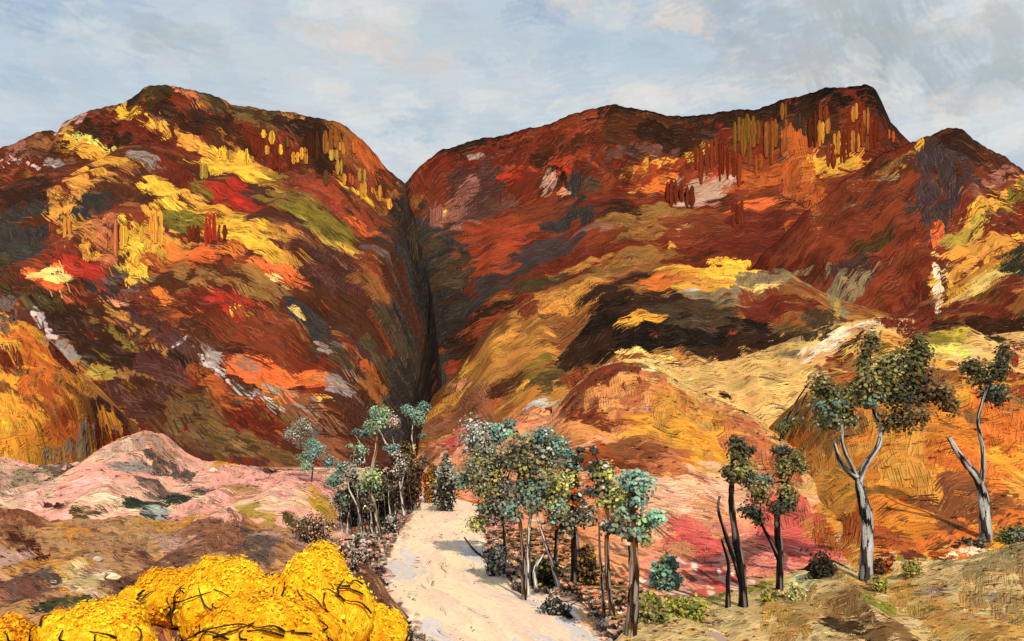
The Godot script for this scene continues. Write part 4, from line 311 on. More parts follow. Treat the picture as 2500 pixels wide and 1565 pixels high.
const PILLARS := [
	[0,-116.6,143.0,-363.4,1.3,6.0,-5.3,30],[0,-111.4,138.4,-359.1,1.4,9.6,-8.3,30],[0,-105.5,131.3,-352.8,1.3,7.3,-6.3,30],[0,-111.8,131.7,-353.5,1.2,6.2,-5.3,29],[0,-134.1,131.2,-355.5,0.9,5.0,-4.3,30],[0,-129.2,129.3,-353.3,1.1,6.2,-5.4,25],[0,-119.6,126.0,-348.8,1.0,10.3,-9.7,30],[0,-124.2,106.2,-309.8,0.9,15.0,-24.7,25],
	[0,-122.5,106.4,-309.5,0.9,15.2,-26.9,25],[0,-103.5,118.7,-336.9,1.0,14.7,-17.8,13],[0,-99.3,114.9,-330.2,0.8,17.9,-23.9,13],[0,-117.5,131.7,-354.0,1.1,12.2,-10.7,13],[0,-114.3,129.0,-351.3,1.0,15.6,-13.8,13],[0,-102.6,58.4,-220.0,0.6,15.9,-26.7,29],[0,-101.8,58.8,-220.8,0.8,17.2,-28.8,29],[0,-100.5,59.2,-221.7,0.6,17.4,-29.8,29],
	[0,-104.9,58.7,-219.3,0.7,9.2,-17.1,30],[0,-102.0,56.1,-215.9,0.8,12.1,-21.3,30],[0,-106.6,54.9,-211.5,0.6,11.9,-19.2,30],[0,-107.1,56.5,-214.6,0.7,10.2,-17.1,30],[0,-117.2,56.6,-211.5,0.6,9.9,-18.1,26],[0,-116.8,57.1,-212.5,0.5,12.3,-23.4,26],[0,-116.7,58.2,-214.5,0.5,9.7,-17.1,26],[0,-119.9,54.5,-207.6,0.5,16.1,-27.8,26],
	[0,-121.7,57.8,-212.8,0.5,12.2,-22.5,26],[0,-112.3,55.8,-214.2,0.7,14.5,-21.1,64],[0,-110.9,55.6,-214.1,0.6,17.0,-25.4,64],[0,-105.2,51.5,-205.4,0.6,17.0,-26.5,64],[0,-95.0,60.9,-227.8,0.7,7.6,-10.5,13],[0,-94.9,62.5,-230.7,0.8,6.8,-9.4,13],[0,-93.2,61.6,-229.5,0.8,7.8,-11.4,13],[0,-87.3,58.2,-220.9,0.6,15.9,-27.9,16],
	[0,-87.0,59.3,-222.8,0.5,15.5,-27.9,16],[0,-86.9,60.9,-225.7,0.7,16.2,-28.9,16],[0,-84.8,60.2,-224.4,0.6,10.8,-21.6,13],[0,-84.0,61.4,-226.2,0.7,8.9,-17.4,13],[0,-101.5,50.6,-205.9,0.6,10.4,-18.1,30],[0,-98.7,48.4,-202.6,0.5,14.2,-24.4,30],[0,-98.4,48.9,-203.6,0.6,13.8,-23.3,30],[0,-103.8,136.4,-357.1,1.0,7.4,-6.2,9],
	[0,-94.8,127.9,-349.1,1.1,8.2,-7.2,29],[0,-92.2,125.0,-346.4,1.2,13.0,-11.4,29],[0,-98.0,125.1,-347.0,1.1,8.1,-7.2,29],[0,-96.3,126.0,-347.6,0.9,7.0,-6.2,29],[0,-82.6,130.9,-349.4,1.2,8.1,-7.3,25],[0,-77.6,132.1,-349.4,0.8,5.6,-5.0,26],[0,-75.7,129.5,-347.2,0.7,8.1,-7.0,26],[0,-70.8,130.5,-348.4,1.3,9.5,-8.3,19],
	[0,-80.4,125.9,-344.7,1.2,7.8,-7.0,25],[0,-78.2,126.1,-344.4,1.1,6.7,-6.0,25],[0,-75.7,116.7,-335.9,0.9,10.2,-9.1,25],[0,-74.1,117.1,-336.4,0.7,9.2,-7.9,25],[0,-74.9,104.1,-311.4,1.3,16.1,-28.8,9],[0,-71.2,109.6,-328.2,1.0,8.0,-8.8,29],[0,-65.6,113.0,-333.3,0.8,8.3,-7.3,25],[0,-63.4,112.5,-332.9,0.7,8.3,-7.5,25],
	[0,-62.4,101.4,-320.4,0.7,10.5,-11.9,29],[0,-61.7,103.6,-324.6,0.9,9.3,-8.6,29],[0,-55.1,101.3,-323.1,1.1,9.6,-9.1,26],[0,-84.3,130.5,-349.4,1.3,16.3,-14.4,20],[0,-81.2,128.3,-346.9,1.1,19.6,-17.5,20],[0,-80.0,134.1,-351.6,1.2,14.8,-13.3,20],[0,-92.7,129.5,-350.3,1.3,16.5,-14.5,3],[0,-90.3,128.7,-349.0,1.0,17.8,-15.9,3],
	[0,-87.2,125.4,-345.5,1.0,21.2,-19.0,3],[0,-50.3,96.5,-318.2,1.0,6.5,-6.4,29],[0,-69.3,111.8,-331.9,0.7,5.8,-5.0,17],[0,-68.2,110.7,-331.0,0.8,5.7,-5.0,17],[1,107.2,158.5,-451.3,1.5,15.7,-7.6,14],[1,109.0,148.2,-446.2,1.4,24.6,-11.9,14],[1,113.1,154.0,-448.8,1.2,24.8,-11.9,14],[1,116.2,157.8,-450.5,1.3,21.6,-10.2,14],
	[1,119.3,162.0,-452.2,1.1,17.9,-8.5,14],[1,119.9,149.9,-446.2,1.0,27.2,-12.7,13],[1,122.0,154.1,-447.9,1.2,23.2,-11.0,13],[1,124.4,150.9,-446.2,1.0,21.1,-10.2,13],[1,128.2,152.7,-447.1,1.5,17.8,-8.5,14],[1,130.1,145.7,-443.7,1.5,23.2,-11.0,14],[1,135.1,165.5,-453.0,1.6,28.3,-13.6,20],[1,138.1,160.1,-450.5,1.2,32.1,-15.3,20],
	[1,142.3,172.7,-456.4,1.7,19.6,-9.3,20],[1,148.6,165.4,-452.2,1.6,25.5,-11.9,20],[1,150.7,160.5,-449.6,1.3,31.2,-14.4,20],[1,154.8,172.2,-454.7,1.6,18.5,-8.5,20],[1,130.9,168.7,-454.7,1.1,23.1,-11.0,23],[1,134.6,177.8,-459.0,1.1,17.6,-8.5,23],[1,136.4,168.9,-454.7,1.4,24.8,-11.9,23],[1,140.9,153.1,-447.1,0.9,14.5,-6.8,17],
	[1,144.1,157.4,-448.8,1.3,10.9,-5.1,17],[1,86.2,132.1,-428.4,1.3,17.1,-17.8,13],[1,87.0,127.8,-422.4,1.2,23.1,-24.6,13],[1,90.3,130.6,-426.7,1.1,20.0,-20.4,13],[1,94.2,132.6,-429.2,1.4,16.0,-17.0,13],[1,95.5,127.6,-421.6,1.2,19.3,-23.8,13],[1,97.9,126.9,-420.7,1.3,20.0,-24.6,13],[1,113.2,110.3,-396.1,1.2,20.2,-28.0,13],
	[1,115.8,112.0,-396.9,1.3,16.7,-23.8,13],[1,116.1,108.2,-391.0,1.1,24.9,-35.7,13],[1,161.8,191.9,-463.2,1.1,12.8,-5.9,20],[1,163.7,192.6,-463.2,1.1,11.2,-5.1,20],[1,139.1,176.0,-458.1,1.8,21.4,-10.2,23],[1,142.8,176.3,-458.1,1.6,19.5,-9.3,23],[1,145.3,175.0,-457.3,1.6,17.7,-8.5,23],[1,150.6,174.5,-456.4,1.4,16.6,-7.6,20],
	[1,153.4,175.4,-456.4,1.1,16.4,-7.6,20],[1,155.3,175.9,-456.4,1.3,16.6,-7.6,20],[1,157.5,165.9,-451.3,1.1,13.1,-5.9,20],[1,160.7,170.3,-453.0,1.0,11.1,-5.1,20],[1,179.4,171.4,-451.3,1.1,18.9,-8.5,29],[1,181.6,173.7,-452.2,1.1,15.3,-6.8,29],[1,185.1,180.1,-454.7,1.0,13.1,-5.9,26],[1,186.1,180.4,-454.7,1.1,11.2,-5.1,26],
	[1,186.3,163.8,-447.1,1.0,16.7,-7.6,29],[1,189.3,165.7,-447.9,1.1,16.6,-7.6,29],[1,202.0,188.4,-458.1,1.2,11.7,-5.1,26],[1,204.1,190.5,-459.0,1.2,11.8,-5.1,26],[1,207.8,185.4,-456.4,0.9,11.6,-5.1,27],[1,208.7,179.8,-453.9,0.9,19.1,-8.5,27],[1,197.7,167.3,-448.8,1.1,15.3,-6.8,26],[1,200.5,167.4,-448.8,1.3,13.4,-5.9,26],
	[1,189.3,160.2,-445.4,1.2,22.2,-10.2,13],[1,191.1,160.0,-445.4,1.0,24.4,-11.0,13],[1,194.4,163.4,-447.1,0.9,21.0,-9.3,13],[1,224.3,179.4,-460.7,1.0,7.1,-3.4,17],[1,227.7,178.0,-462.4,1.1,8.5,-4.2,17],[1,205.9,168.0,-448.8,1.6,9.9,-4.2,20],[1,182.8,188.4,-459.0,1.2,13.4,-5.9,14],[1,185.6,189.3,-459.0,1.0,11.2,-5.1,14],
	[1,186.5,189.5,-459.0,1.3,11.4,-5.1,14],[1,207.7,167.9,-448.8,0.9,22.7,-10.2,13],[1,211.1,171.0,-450.5,1.2,20.5,-9.3,13],[1,213.9,175.9,-453.0,1.2,15.2,-6.8,13],[1,199.6,167.4,-448.8,1.1,21.2,-9.3,14],[1,203.8,171.4,-450.5,1.5,17.6,-7.6,14],[1,181.8,157.5,-444.5,1.3,17.2,-7.6,14],[1,184.2,156.1,-443.7,1.4,17.0,-7.6,14],
	[1,174.2,172.0,-452.2,1.6,22.5,-10.2,4],[1,176.7,170.9,-451.3,1.3,26.2,-11.9,4],[1,168.7,183.3,-458.1,1.0,11.0,-5.1,1],[1,170.8,185.5,-459.0,1.2,11.1,-5.1,1],[1,171.9,180.4,-456.4,1.0,13.0,-5.9,1]]
const SAND_LEFT := [[-9.51,84.49],[-7.67,62.93],[-6.47,46.79],[-5.40,32.59],[-4.69,26.45],[-3.52,21.73],[-2.26,18.55],[-1.27,15.73],[-0.05,11.70]]
const SAND_RIGHT := [[-4.75,84.49],[-2.66,64.26],[-1.56,43.45],[-0.77,33.18],[0.33,24.53],[1.21,23.89],[2.22,22.81],[2.42,20.28],[2.41,18.55],[2.35,15.73],[2.26,11.70]]
const FALLEN := [
	["long dark fallen branch along the right edge of the creek bed",[Vector3(0.34,0.06,-23.75),Vector3(0.04,0.06,-25.72),Vector3(-0.57,0.06,-28.87),Vector3(-1.48,0.06,-32.02),Vector3(-2.24,0.06,-36.36)]],
	["small dark fallen twig on the pale sand before the twin-stemmed gum",[Vector3(1.56,0.06,-20.60),Vector3(1.41,0.06,-21.39),Vector3(1.10,0.06,-21.78),Vector3(0.80,0.06,-21.78)]]]
const STONES := [
	[Vector3(-20.71,2.31,-53.64),0.32,71,"white stone on the ridge of the pink heath"],
	[Vector3(-12.17,1.25,-22.71),0.16,39,"pale grey stone in the brown heath"],
	[Vector3(2.17,-0.00,-25.33),0.15,44,"pale pink stone under the black gum"],
	[Vector3(8.60,0.34,-23.52),0.14,33,"small pale lime stone by the forked dark tree"],
	[Vector3(-11.08,0.93,-21.51),0.21,43,"cream stone in the ochre heath"],
	[Vector3(-10.82,1.02,-19.38),0.11,43,"small cream stone above the low yellow bush"]]
const SKY_PALETTE := [[160,184,206],[174,194,210],[184,200,212],[200,209,214],[216,220,220],[230,226,220],[226,212,202],[214,196,188],[174,184,192],[168,178,182],[180,186,186],[146,170,200],[136,162,196]]
const CLOUDS := [
	[-31.3,24.2,11.3,4.3,5,1,8],[-26.4,25.7,10.1,2.0,0,0,8],[-32.2,24.7,5.3,1.3,0,12,3],[-25.2,24.1,14.2,3.4,0,2,8],[-30.1,21.2,13.6,4.3,0,2,8],[-19.5,26.4,11.8,2.4,0,2,8],[-18.4,24.1,11.9,3.6,5,3,8],[-22.5,24.7,7.5,2.0,0,10,4],[-26.7,24.0,6.2,1.7,10,4,4],[-29.1,24.4,4.4,1.1,5,4,3],
	[-27.9,24.9,3.3,0.8,-10,4,2],[-27.4,22.9,3.3,1.1,10,4,2],[-32.8,20.9,4.2,1.3,0,0,4],[-31.7,19.7,4.3,1.3,0,3,4],[-28.7,21.8,4.4,1.7,0,2,3],[-15.5,25.4,9.1,3.6,0,3,6],[-10.8,27.8,9.3,3.1,0,4,6],[-12.0,28.2,6.1,1.8,0,5,3],[-9.0,26.2,8.1,1.9,12,6,5],[-7.1,25.6,5.0,1.6,25,7,4],
	[-10.8,26.7,5.6,1.2,-10,6,3],[-15.5,26.9,3.6,0.9,0,7,2],[-15.8,26.8,1.8,0.4,0,6,2],[-4.9,26.7,6.9,1.9,0,3,5],[-6.5,24.1,9.4,2.2,0,3,6],[-13.2,23.4,6.1,1.8,0,4,5],[-9.6,22.3,6.8,2.2,0,4,5],[-7.7,20.5,8.1,5.0,0,4,7],[-10.2,20.4,3.7,1.5,10,2,2],[-8.6,20.8,2.8,0.9,15,1,2],
	[-4.9,22.5,5.6,1.3,0,1,3],[-12.9,23.3,1.2,0.5,0,6,2],[-1.8,27.7,9.4,3.8,0,2,6],[-0.2,24.7,12.6,3.8,0,3,7],[-0.2,25.7,3.8,1.3,20,4,2],[2.9,27.7,8.2,3.1,0,2,6],[3.5,28.4,6.3,1.6,0,11,3],[1.3,22.9,9.4,2.5,0,4,6],[-3.4,21.8,5.0,1.3,0,2,3],[5.7,28.6,6.2,0.9,8,6,4],
	[8.5,28.2,5.0,1.2,10,5,3],[12.1,27.5,6.8,1.5,20,6,5],[13.6,26.8,4.3,1.5,20,7,3],[10.6,28.1,4.3,1.2,10,5,3],[15.1,26.0,4.8,1.8,20,6,4],[14.8,27.9,9.1,1.8,0,9,5],[16.8,26.2,6.0,1.8,0,11,3],[14.8,26.3,3.6,0.9,10,12,2],[16.3,25.1,2.1,0.7,-25,5,3],[16.8,25.5,2.7,0.8,10,6,2],
	[7.6,26.1,9.3,3.7,0,1,6],[7.6,24.3,9.3,2.5,0,2,6],[12.1,24.7,9.2,3.1,0,2,6],[6.0,23.2,8.1,1.6,-5,5,5],[8.5,23.2,5.0,0.9,0,6,3],[13.3,22.6,7.9,1.5,0,5,5],[16.3,23.1,6.0,1.5,0,5,3],[19.4,23.2,6.5,1.5,0,6,4],[19.4,24.9,9.5,3.6,0,8,6],[18.0,27.1,7.8,2.4,0,8,6],
	[22.1,26.0,7.6,3.5,80,10,6],[20.8,23.8,5.9,1.8,0,10,4],[24.8,25.1,7.4,4.6,85,9,6],[27.3,23.7,7.3,4.5,85,8,6],[25.6,23.0,5.7,2.8,85,9,4],[29.7,22.3,6.0,3.8,60,9,5],[29.5,24.6,7.1,1.6,0,10,5],[30.7,24.9,5.4,1.1,5,5,4],[32.3,24.9,4.2,1.3,5,5,3],[31.6,24.1,4.3,1.1,10,6,3],
	[32.7,22.5,4.2,3.2,70,10,5],[32.0,21.3,4.3,2.1,0,9,4],[26.3,21.8,5.6,1.7,40,5,5],[27.6,20.0,5.6,2.2,20,5,6],[29.3,19.0,4.4,1.6,10,4,4],[30.9,20.1,5.9,1.1,5,6,3],[28.1,20.5,3.9,0.7,5,4,2],[30.9,19.7,4.3,1.1,15,6,4],[32.7,18.4,4.2,2.4,30,4,6],[31.4,18.9,4.3,1.6,10,4,5],
	[29.3,20.2,3.3,1.1,20,8,3],[33.2,17.3,3.2,2.1,0,5,4]]
const SAND_TONES := [[43],[43],[44],[43],[43],[45],[44],[45]]
const LEAF_DARK := 7
const LEAF_PALE := 8
const LEAF_OCHRE := 14
const LEAF_YELLOW := 13
const LEAF_BRIGHT := 15
const LEAF_RUST := 16

var rng := RandomNumberGenerator.new()
var masks := {}
var streak := 1.0
var cover_images := {}
var leaf_material: StandardMaterial3D
var rock_material: StandardMaterial3D
var barks := {}
var counts := {}

func _ready() -> void:
	rng.seed = 20
	var cam := Camera3D.new()
	cam.name = "camera"
	cam.projection = Camera3D.PROJECTION_FRUSTUM
	cam.near = 0.1
	cam.far = 6000.0
	cam.size = 0.1 * 1512.0 / 1825.0
	cam.frustum_offset = Vector2(0, 0.1 * 264.0 / 1825.0)
	add_child(cam)
	cam.position = Vector3(0, 5, 0)
	cam.current = true
	make_masks()
	var env := Environment.new()
	env.background_mode = Environment.BG_SKY
	env.background_energy_multiplier = 0.88
	env.tonemap_mode = Environment.TONE_MAPPER_LINEAR
	env.tonemap_exposure = 1.2
	env.sdfgi_enabled = true
	env.ssao_enabled = true
	env.ssil_enabled = true
	var sky := Sky.new()
	var panorama := PanoramaSkyMaterial.new()
	panorama.panorama = ImageTexture.create_from_image(sky_image())
	sky.sky_material = panorama
	env.sky = sky
	var world := WorldEnvironment.new()
	world.name = "world_environment"
	world.environment = env
	add_child(world)
	var sun := DirectionalLight3D.new()
	sun.name = "sun"
	sun.light_color = Color(1.0, 0.955, 0.88)
	sun.light_energy = 1.1
	sun.light_angular_distance = 0.6
	sun.shadow_enabled = true
	add_child(sun)
	sun.look_at_from_position(Vector3.ZERO, Vector3(-0.22, -0.7, -0.74))
	print("sky ", Time.get_ticks_msec())
	leaf_material = StandardMaterial3D.new()
	leaf_material.vertex_color_use_as_albedo = true
	leaf_material.roughness = 0.8
	leaf_material.metallic_specular = 0.2
	leaf_material.cull_mode = BaseMaterial3D.CULL_DISABLED
	rock_material = StandardMaterial3D.new()
	rock_material.vertex_color_use_as_albedo = true
	rock_material.roughness = 0.95
	rock_material.metallic_specular = 0.12
	setting()
	print("hills ", Time.get_ticks_msec())
	make_barks()
	for t in TREES: make_tree(t)
	for b in BUSHES: make_bush(b)
	for f in FALLEN: make_fallen(f)
	for s in STONES: make_stone(s)
	print("things ", Time.get_ticks_msec())

# ---------------------------------------------------------------- colours and brush masks
func srgb(a) -> Color:
	return Color(a[0] / 255.0, a[1] / 255.0, a[2] / 255.0)

func shift(c: Color, amount: float) -> Color:
	var f := 1.0 + rng.randf_range(-amount, amount)
	var h := amount * 0.35
	return Color(clampf(c.r * f * (1.0 + rng.randf_range(-h, h)), 0, 1), clampf(c.g * f * (1.0 + rng.randf_range(-h, h)), 0, 1), clampf(c.b * f * (1.0 + rng.randf_range(-h, h)), 0, 1))

func make_masks() -> void:
	# streaky dabs of three lengths at 16 angles; variants 0 and 1 are full, 2 and 3 only a few streaks
	for s in [20, 40, 80]:
		for k in 16:
			for v in 4:
				masks[[s, k, v]] = mask(s, PI * k / 16.0, v)

func mask(s: int, angle: float, v: int) -> Image:
	var box := s + 4
	var data := PackedByteArray()
	data.resize(box * box * 4)
	var ca := cos(angle)
	var sa := sin(angle)
	var w := s * 0.42
	var streaks := int(w / 1.7) + 2
	var from := []
	var to := []
	for i in streaks:
		var edge := absf(i / float(streaks - 1) * 2.0 - 1.0)
		var reach := s * 0.5 * sqrt(maxf(0.05, 1.0 - edge * edge * 0.8))
		from.append(-reach * rng.randf_range(0.6, 1.0))
		to.append(reach * rng.randf_range(0.45, 1.0))
		if v >= 2:
			if rng.randf() > 0.3: to[i] = -9999.0
			else: from[i] = to[i] - s * rng.randf_range(0.2, 0.6)
		elif rng.randf() < 0.14: to[i] = from[i] + s * rng.randf_range(0.1, 0.5)
	var c := box * 0.5
	for y in box:
		for x in box:
			var lx := x + 0.5 - c
			var ly := y + 0.5 - c
			var b := -lx * sa + ly * ca + w * 0.5
			if b < 0.0 or b >= w: continue
			var i := int(b / 1.7)
			var a := lx * ca + ly * sa
			if a > from[i] and a < to[i]:
				data[(y * box + x) * 4 + 3] = 255
	return Image.create_from_data(box, box, false, Image.FORMAT_RGBA8, data)

func stamp(im: Image, x: float, y: float, s: int, deg: float, v: int, c: Color) -> void:
	var k := int(round(fposmod(deg, 180.0) / 11.25)) % 16
	var m: Image = masks[[s, k, v]]
	var box := s + 4
	var src := Image.create_empty(box, box, false, Image.FORMAT_RGBA8)
	src.fill(c)
	im.blend_rect_mask(src, m, Rect2i(0, 0, box, box), Vector2i(int(x) - box / 2, int(y) - box / 2))

func stroke(im: Image, hm: Image, x: float, y: float, s: int, deg: float, c: Color, alpha: float) -> void:
	var v := rng.randi() % 2
	var d := c
	d.a = alpha
	stamp(im, x, y, s, deg, v, d)
	var l := shift(c.lightened(0.12 * streak), 0.08 * streak)
	l.a = 0.75
	stamp(im, x, y, s, deg, 2, l)
	d = shift(c.darkened(0.2 * streak), 0.08 * streak)
	d.a = 0.75
	stamp(im, x, y, s, deg, 3, d)
	if hm:
		var g := rng.randf_range(0.3, 0.65)
		stamp(hm, x, y, s, deg, v, Color(g, g, g, 1))
		stamp(hm, x, y, s, deg, 2, Color(g + 0.25, g + 0.25, g + 0.25, 1))
		stamp(hm, x, y, s, deg, 3, Color(g - 0.2, g - 0.2, g - 0.2, 1))

func paint(w: int, h: int, base: Array, cover: Array, lean: float) -> Array:
	var im := Image.create_empty(w, h, false, Image.FORMAT_RGBA8)
	im.fill(srgb(PALETTE[base[0]]))
	var hm := Image.create_empty(w, h, false, Image.FORMAT_RGBA8)
	hm.fill(Color(0.45, 0.45, 0.45))
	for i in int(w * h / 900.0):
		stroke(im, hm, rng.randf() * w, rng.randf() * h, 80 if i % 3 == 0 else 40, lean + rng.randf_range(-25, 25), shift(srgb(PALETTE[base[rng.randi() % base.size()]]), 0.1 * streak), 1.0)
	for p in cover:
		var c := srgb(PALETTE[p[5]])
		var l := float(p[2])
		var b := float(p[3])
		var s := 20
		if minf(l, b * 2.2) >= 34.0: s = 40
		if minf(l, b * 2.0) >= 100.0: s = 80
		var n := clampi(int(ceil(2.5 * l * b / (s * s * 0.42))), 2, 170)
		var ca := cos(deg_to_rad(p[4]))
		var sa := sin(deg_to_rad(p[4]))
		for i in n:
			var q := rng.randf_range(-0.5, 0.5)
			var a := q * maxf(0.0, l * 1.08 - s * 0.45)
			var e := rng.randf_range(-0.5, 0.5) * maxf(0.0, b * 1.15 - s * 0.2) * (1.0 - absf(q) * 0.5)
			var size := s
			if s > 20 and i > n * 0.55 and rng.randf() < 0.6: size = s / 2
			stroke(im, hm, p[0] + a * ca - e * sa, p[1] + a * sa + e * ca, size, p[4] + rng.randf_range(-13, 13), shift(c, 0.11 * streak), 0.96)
	# drag the colours into one another with dry streaks down the slope
	var along_slope := deg_to_rad(lean)
	for i in int(w * h / 330.0 * streak):
		var x := rng.randi() % w
		var y := rng.randi() % h
		var c := shift(im.get_pixel(x, y), 0.08) * rng.randf_range(1.0 - 0.28 * streak, 1.0 + 0.22 * streak)
		c.a = 0.85
		var s: int = [20, 40, 40, 80][i % 4]
		var far := rng.randf_range(-0.7, 0.7) * s
		stamp(im, x + far * cos(along_slope) + rng.randf_range(-6, 6), y + far * sin(along_slope) + rng.randf_range(-6, 6), s, lean + rng.randf_range(-22, 22), 2 + rng.randi() % 2, c.clamp())
	# thin darker streaks strewn at random over the whole surface
	for i in int(w * h / 2600.0 * streak):
		var x := rng.randi() % w
		var y := rng.randi() % h
		var c := im.get_pixel(x, y).lerp(Color8(44, 28, 20), 0.72)
		c.a = 0.8
		stamp(im, x, y, 40 if i % 3 else 80, lean + rng.randf_range(-40, 40), 2 + i % 2, c)
	return [im, hm]

func wrapped(im: Image, x: float, y: float, s: int, deg: float, v: int, c: Color) -> void:
	x = fposmod(x, im.get_width())
	stamp(im, x, y, s, deg, v, c)
	if x < s: stamp(im, x + im.get_width(), y, s, deg, v, c)
	elif x > im.get_width() - s: stamp(im, x - im.get_width(), y, s, deg, v, c)

func sky_image() -> Image:
	var w := 4096
	var h := 2048
	var im := Image.create_empty(w, h, false, Image.FORMAT_RGBA8)
	var low := Color8(216, 221, 223)
	var high := Color8(164, 184, 206)
	for y in h:
		var el := 1.0 - y / (h * 0.5)
		im.fill_rect(Rect2i(0, y, w, 1), low.lerp(high, clampf(el * 1.6, 0, 1)) if el > 0.0 else Color8(120, 92, 66))
	for i in 9000:
		var el := absf(rng.randfn(0.0, 34.0))
		if el > 88.0 or el < 1.0: continue
		var pick: int = [0, 1, 1, 2, 2, 3, 3, 4, 5, 6, 8, 10][rng.randi() % 12]
		var c := shift(srgb(SKY_PALETTE[pick]), 0.02)
		c.a = 0.14
		wrapped(im, rng.randf() * w, (90.0 - el) / 180.0 * h, 80 if rng.randf() < 0.7 else 40, rng.randf_range(-12, 12), i % 4, c)
	var deg := w / 360.0
	for p in CLOUDS:
		var l: float = p[2] * deg
		var b: float = p[3] * deg
		var s := 20
		if minf(l, b * 2.2) >= 30.0: s = 40
		var n := clampi(int(4.0 * l * b / (s * s * 0.42)), 4, 260)
		for i in n:
			var c := shift(srgb(SKY_PALETTE[p[5]]), 0.03)
			c.a = 0.08 + 0.04 * p[6]
			var slant := deg_to_rad(p[4])
			var q := rng.randf_range(-0.5, 0.5)
			var a := q * l
			var e := rng.randfn(0.0, 0.3) * b
			var x: float = p[0] * deg + a * cos(slant) - e * sin(slant)
			var y: float = (90.0 - p[1]) * deg + a * sin(slant) + e * cos(slant)
			wrapped(im, x, y, s, p[4] * 0.8 + rng.randf_range(-14, 14), i % 4, c)
	return im

# ---------------------------------------------------------------- the setting
func obj(called: String, mesh: Mesh, material: Material, parent: Node) -> MeshInstance3D:
	var o := MeshInstance3D.new()
	o.name = called
	o.mesh = mesh
	o.material_override = material
	parent.add_child(o, true)
	return o

func numbered(called: String) -> String:
	counts[called] = counts.get(called, -1) + 1
	return called if counts[called] == 0 else "%s_%03d" % [called, counts[called]]

func thing(called: String, label: String, category: String, group: String, at: Vector3) -> Node3D:
	var o := Node3D.new()
	o.name = numbered(called)
	add_child(o)
	o.position = at
	o.set_meta("label", label)
	o.set_meta("category", category)
	if group: o.set_meta("group", group)
	return o

func along(a: Array, x: float, i: int) -> float:
	# value i of the rows of a at x (first value of each row)
	if x <= a[0][0]: return a[0][i]
	for k in range(1, a.size()):
		if x <= a[k][0]:
			return lerpf(a[k - 1][i], a[k][i], (x - a[k - 1][0]) / (a[k][0] - a[k - 1][0]))
	return a[-1][i]

func relief(x: float, t: float, amp: float, wave: float) -> float:
	var a := TAU / wave
	var w := maxf(0.0, minf(1.0, 5.0 * t) * minf(1.0, 3.2 * (1.0 - t)))
	var r := 0.5 * sin(a * x + 2.2 * t) + 0.3 * sin(2.17 * a * x - 6.0 * t + 1.3) + 0.2 * sin(4.3 * a * x + 11.0 * t + 0.6) + 0.25 * sin(0.63 * a * x + 9.0 * t + 4.0) - 0.35 * absf(sin(0.9 * a * x + 1.5 * sin(4.0 * t)))
	return amp * w * r

func surf(d: Dictionary, u: float, t: float) -> Vector3:
	var crest: Array = d.crest
	var xc := lerpf(crest[0][0], crest[-1][0], u)
	var yc := along(crest, xc, 1)
	var zc := along(crest, xc, 2)
	var zf := along(crest, xc, 3)
	var yf := along(crest, xc, 4)
	if t > 1.0:
		var b := (t - 1.0) / 0.4
		if d.back[0] > 0.0: return Vector3(xc, yc - d.back[1] * pow(b, 1.3), -(zc + d.back[0] * b))
		return Vector3(xc, yc - (yc - yf) * pow(b, 1.3) * 1.05, -(zc + (zc - zf) * 0.55 * b))
	var x: float = xc * lerpf(d.k, 1.0, t)
	var ps: Array = d.p
	var f := t * (ps.size() - 1)
	var i := mini(int(f), ps.size() - 2)
	var p := lerpf(ps[i], ps[i + 1], f - i)
	var rough: float = d.amp * 0.22 * (sin(x * 11.0 / d.wave) + 0.8 * sin(x * 27.3 / d.wave + 2.0) * sin(x * 5.1 / d.wave) + 0.5 * sin(x * 61.0 / d.wave)) * smoothstep(0.8, 1.0, t)
	return Vector3(x, yf + (yc - yf) * p + relief(x, t, d.amp, d.wave) + rough, -lerpf(zf, zc, t))

func grid_mesh(points: Array, uvs: PackedVector2Array, nu: int, nt: int) -> ArrayMesh:
	var v := PackedVector3Array(points)
	var n := PackedVector3Array()
	n.resize(v.size())
	for j in nt + 1:
		for i in nu + 1:
			var a := v[j * (nu + 1) + mini(i + 1, nu)] - v[j * (nu + 1) + maxi(i - 1, 0)]
			var b := v[mini(j + 1, nt) * (nu + 1) + i] - v[maxi(j - 1, 0) * (nu + 1) + i]
			n[j * (nu + 1) + i] = a.cross(b).normalized()
	var idx := PackedInt32Array()
	for j in nt:
		for i in nu:
			var q := j * (nu + 1) + i
			idx.append_array([q, q + nu + 1, q + 1, q + 1, q + nu + 1, q + nu + 2])
	var arrays := []
	arrays.resize(Mesh.ARRAY_MAX)
	arrays[Mesh.ARRAY_VERTEX] = v
	arrays[Mesh.ARRAY_NORMAL] = n
	arrays[Mesh.ARRAY_TEX_UV] = uvs
	arrays[Mesh.ARRAY_INDEX] = idx
	var m := ArrayMesh.new()
	m.add_surface_from_arrays(Mesh.PRIMITIVE_TRIANGLES, arrays)
	return m

func cover_material(images: Array, relief_cm: float) -> StandardMaterial3D:
	var m := StandardMaterial3D.new()
	m.albedo_texture = ImageTexture.create_from_image(images[0])
	m.heightmap_enabled = true
	m.heightmap_texture = ImageTexture.create_from_image(images[1])
	m.heightmap_scale = relief_cm
	m.roughness = 0.9
	m.metallic_specular = 0.12
	m.texture_repeat = false
	return m

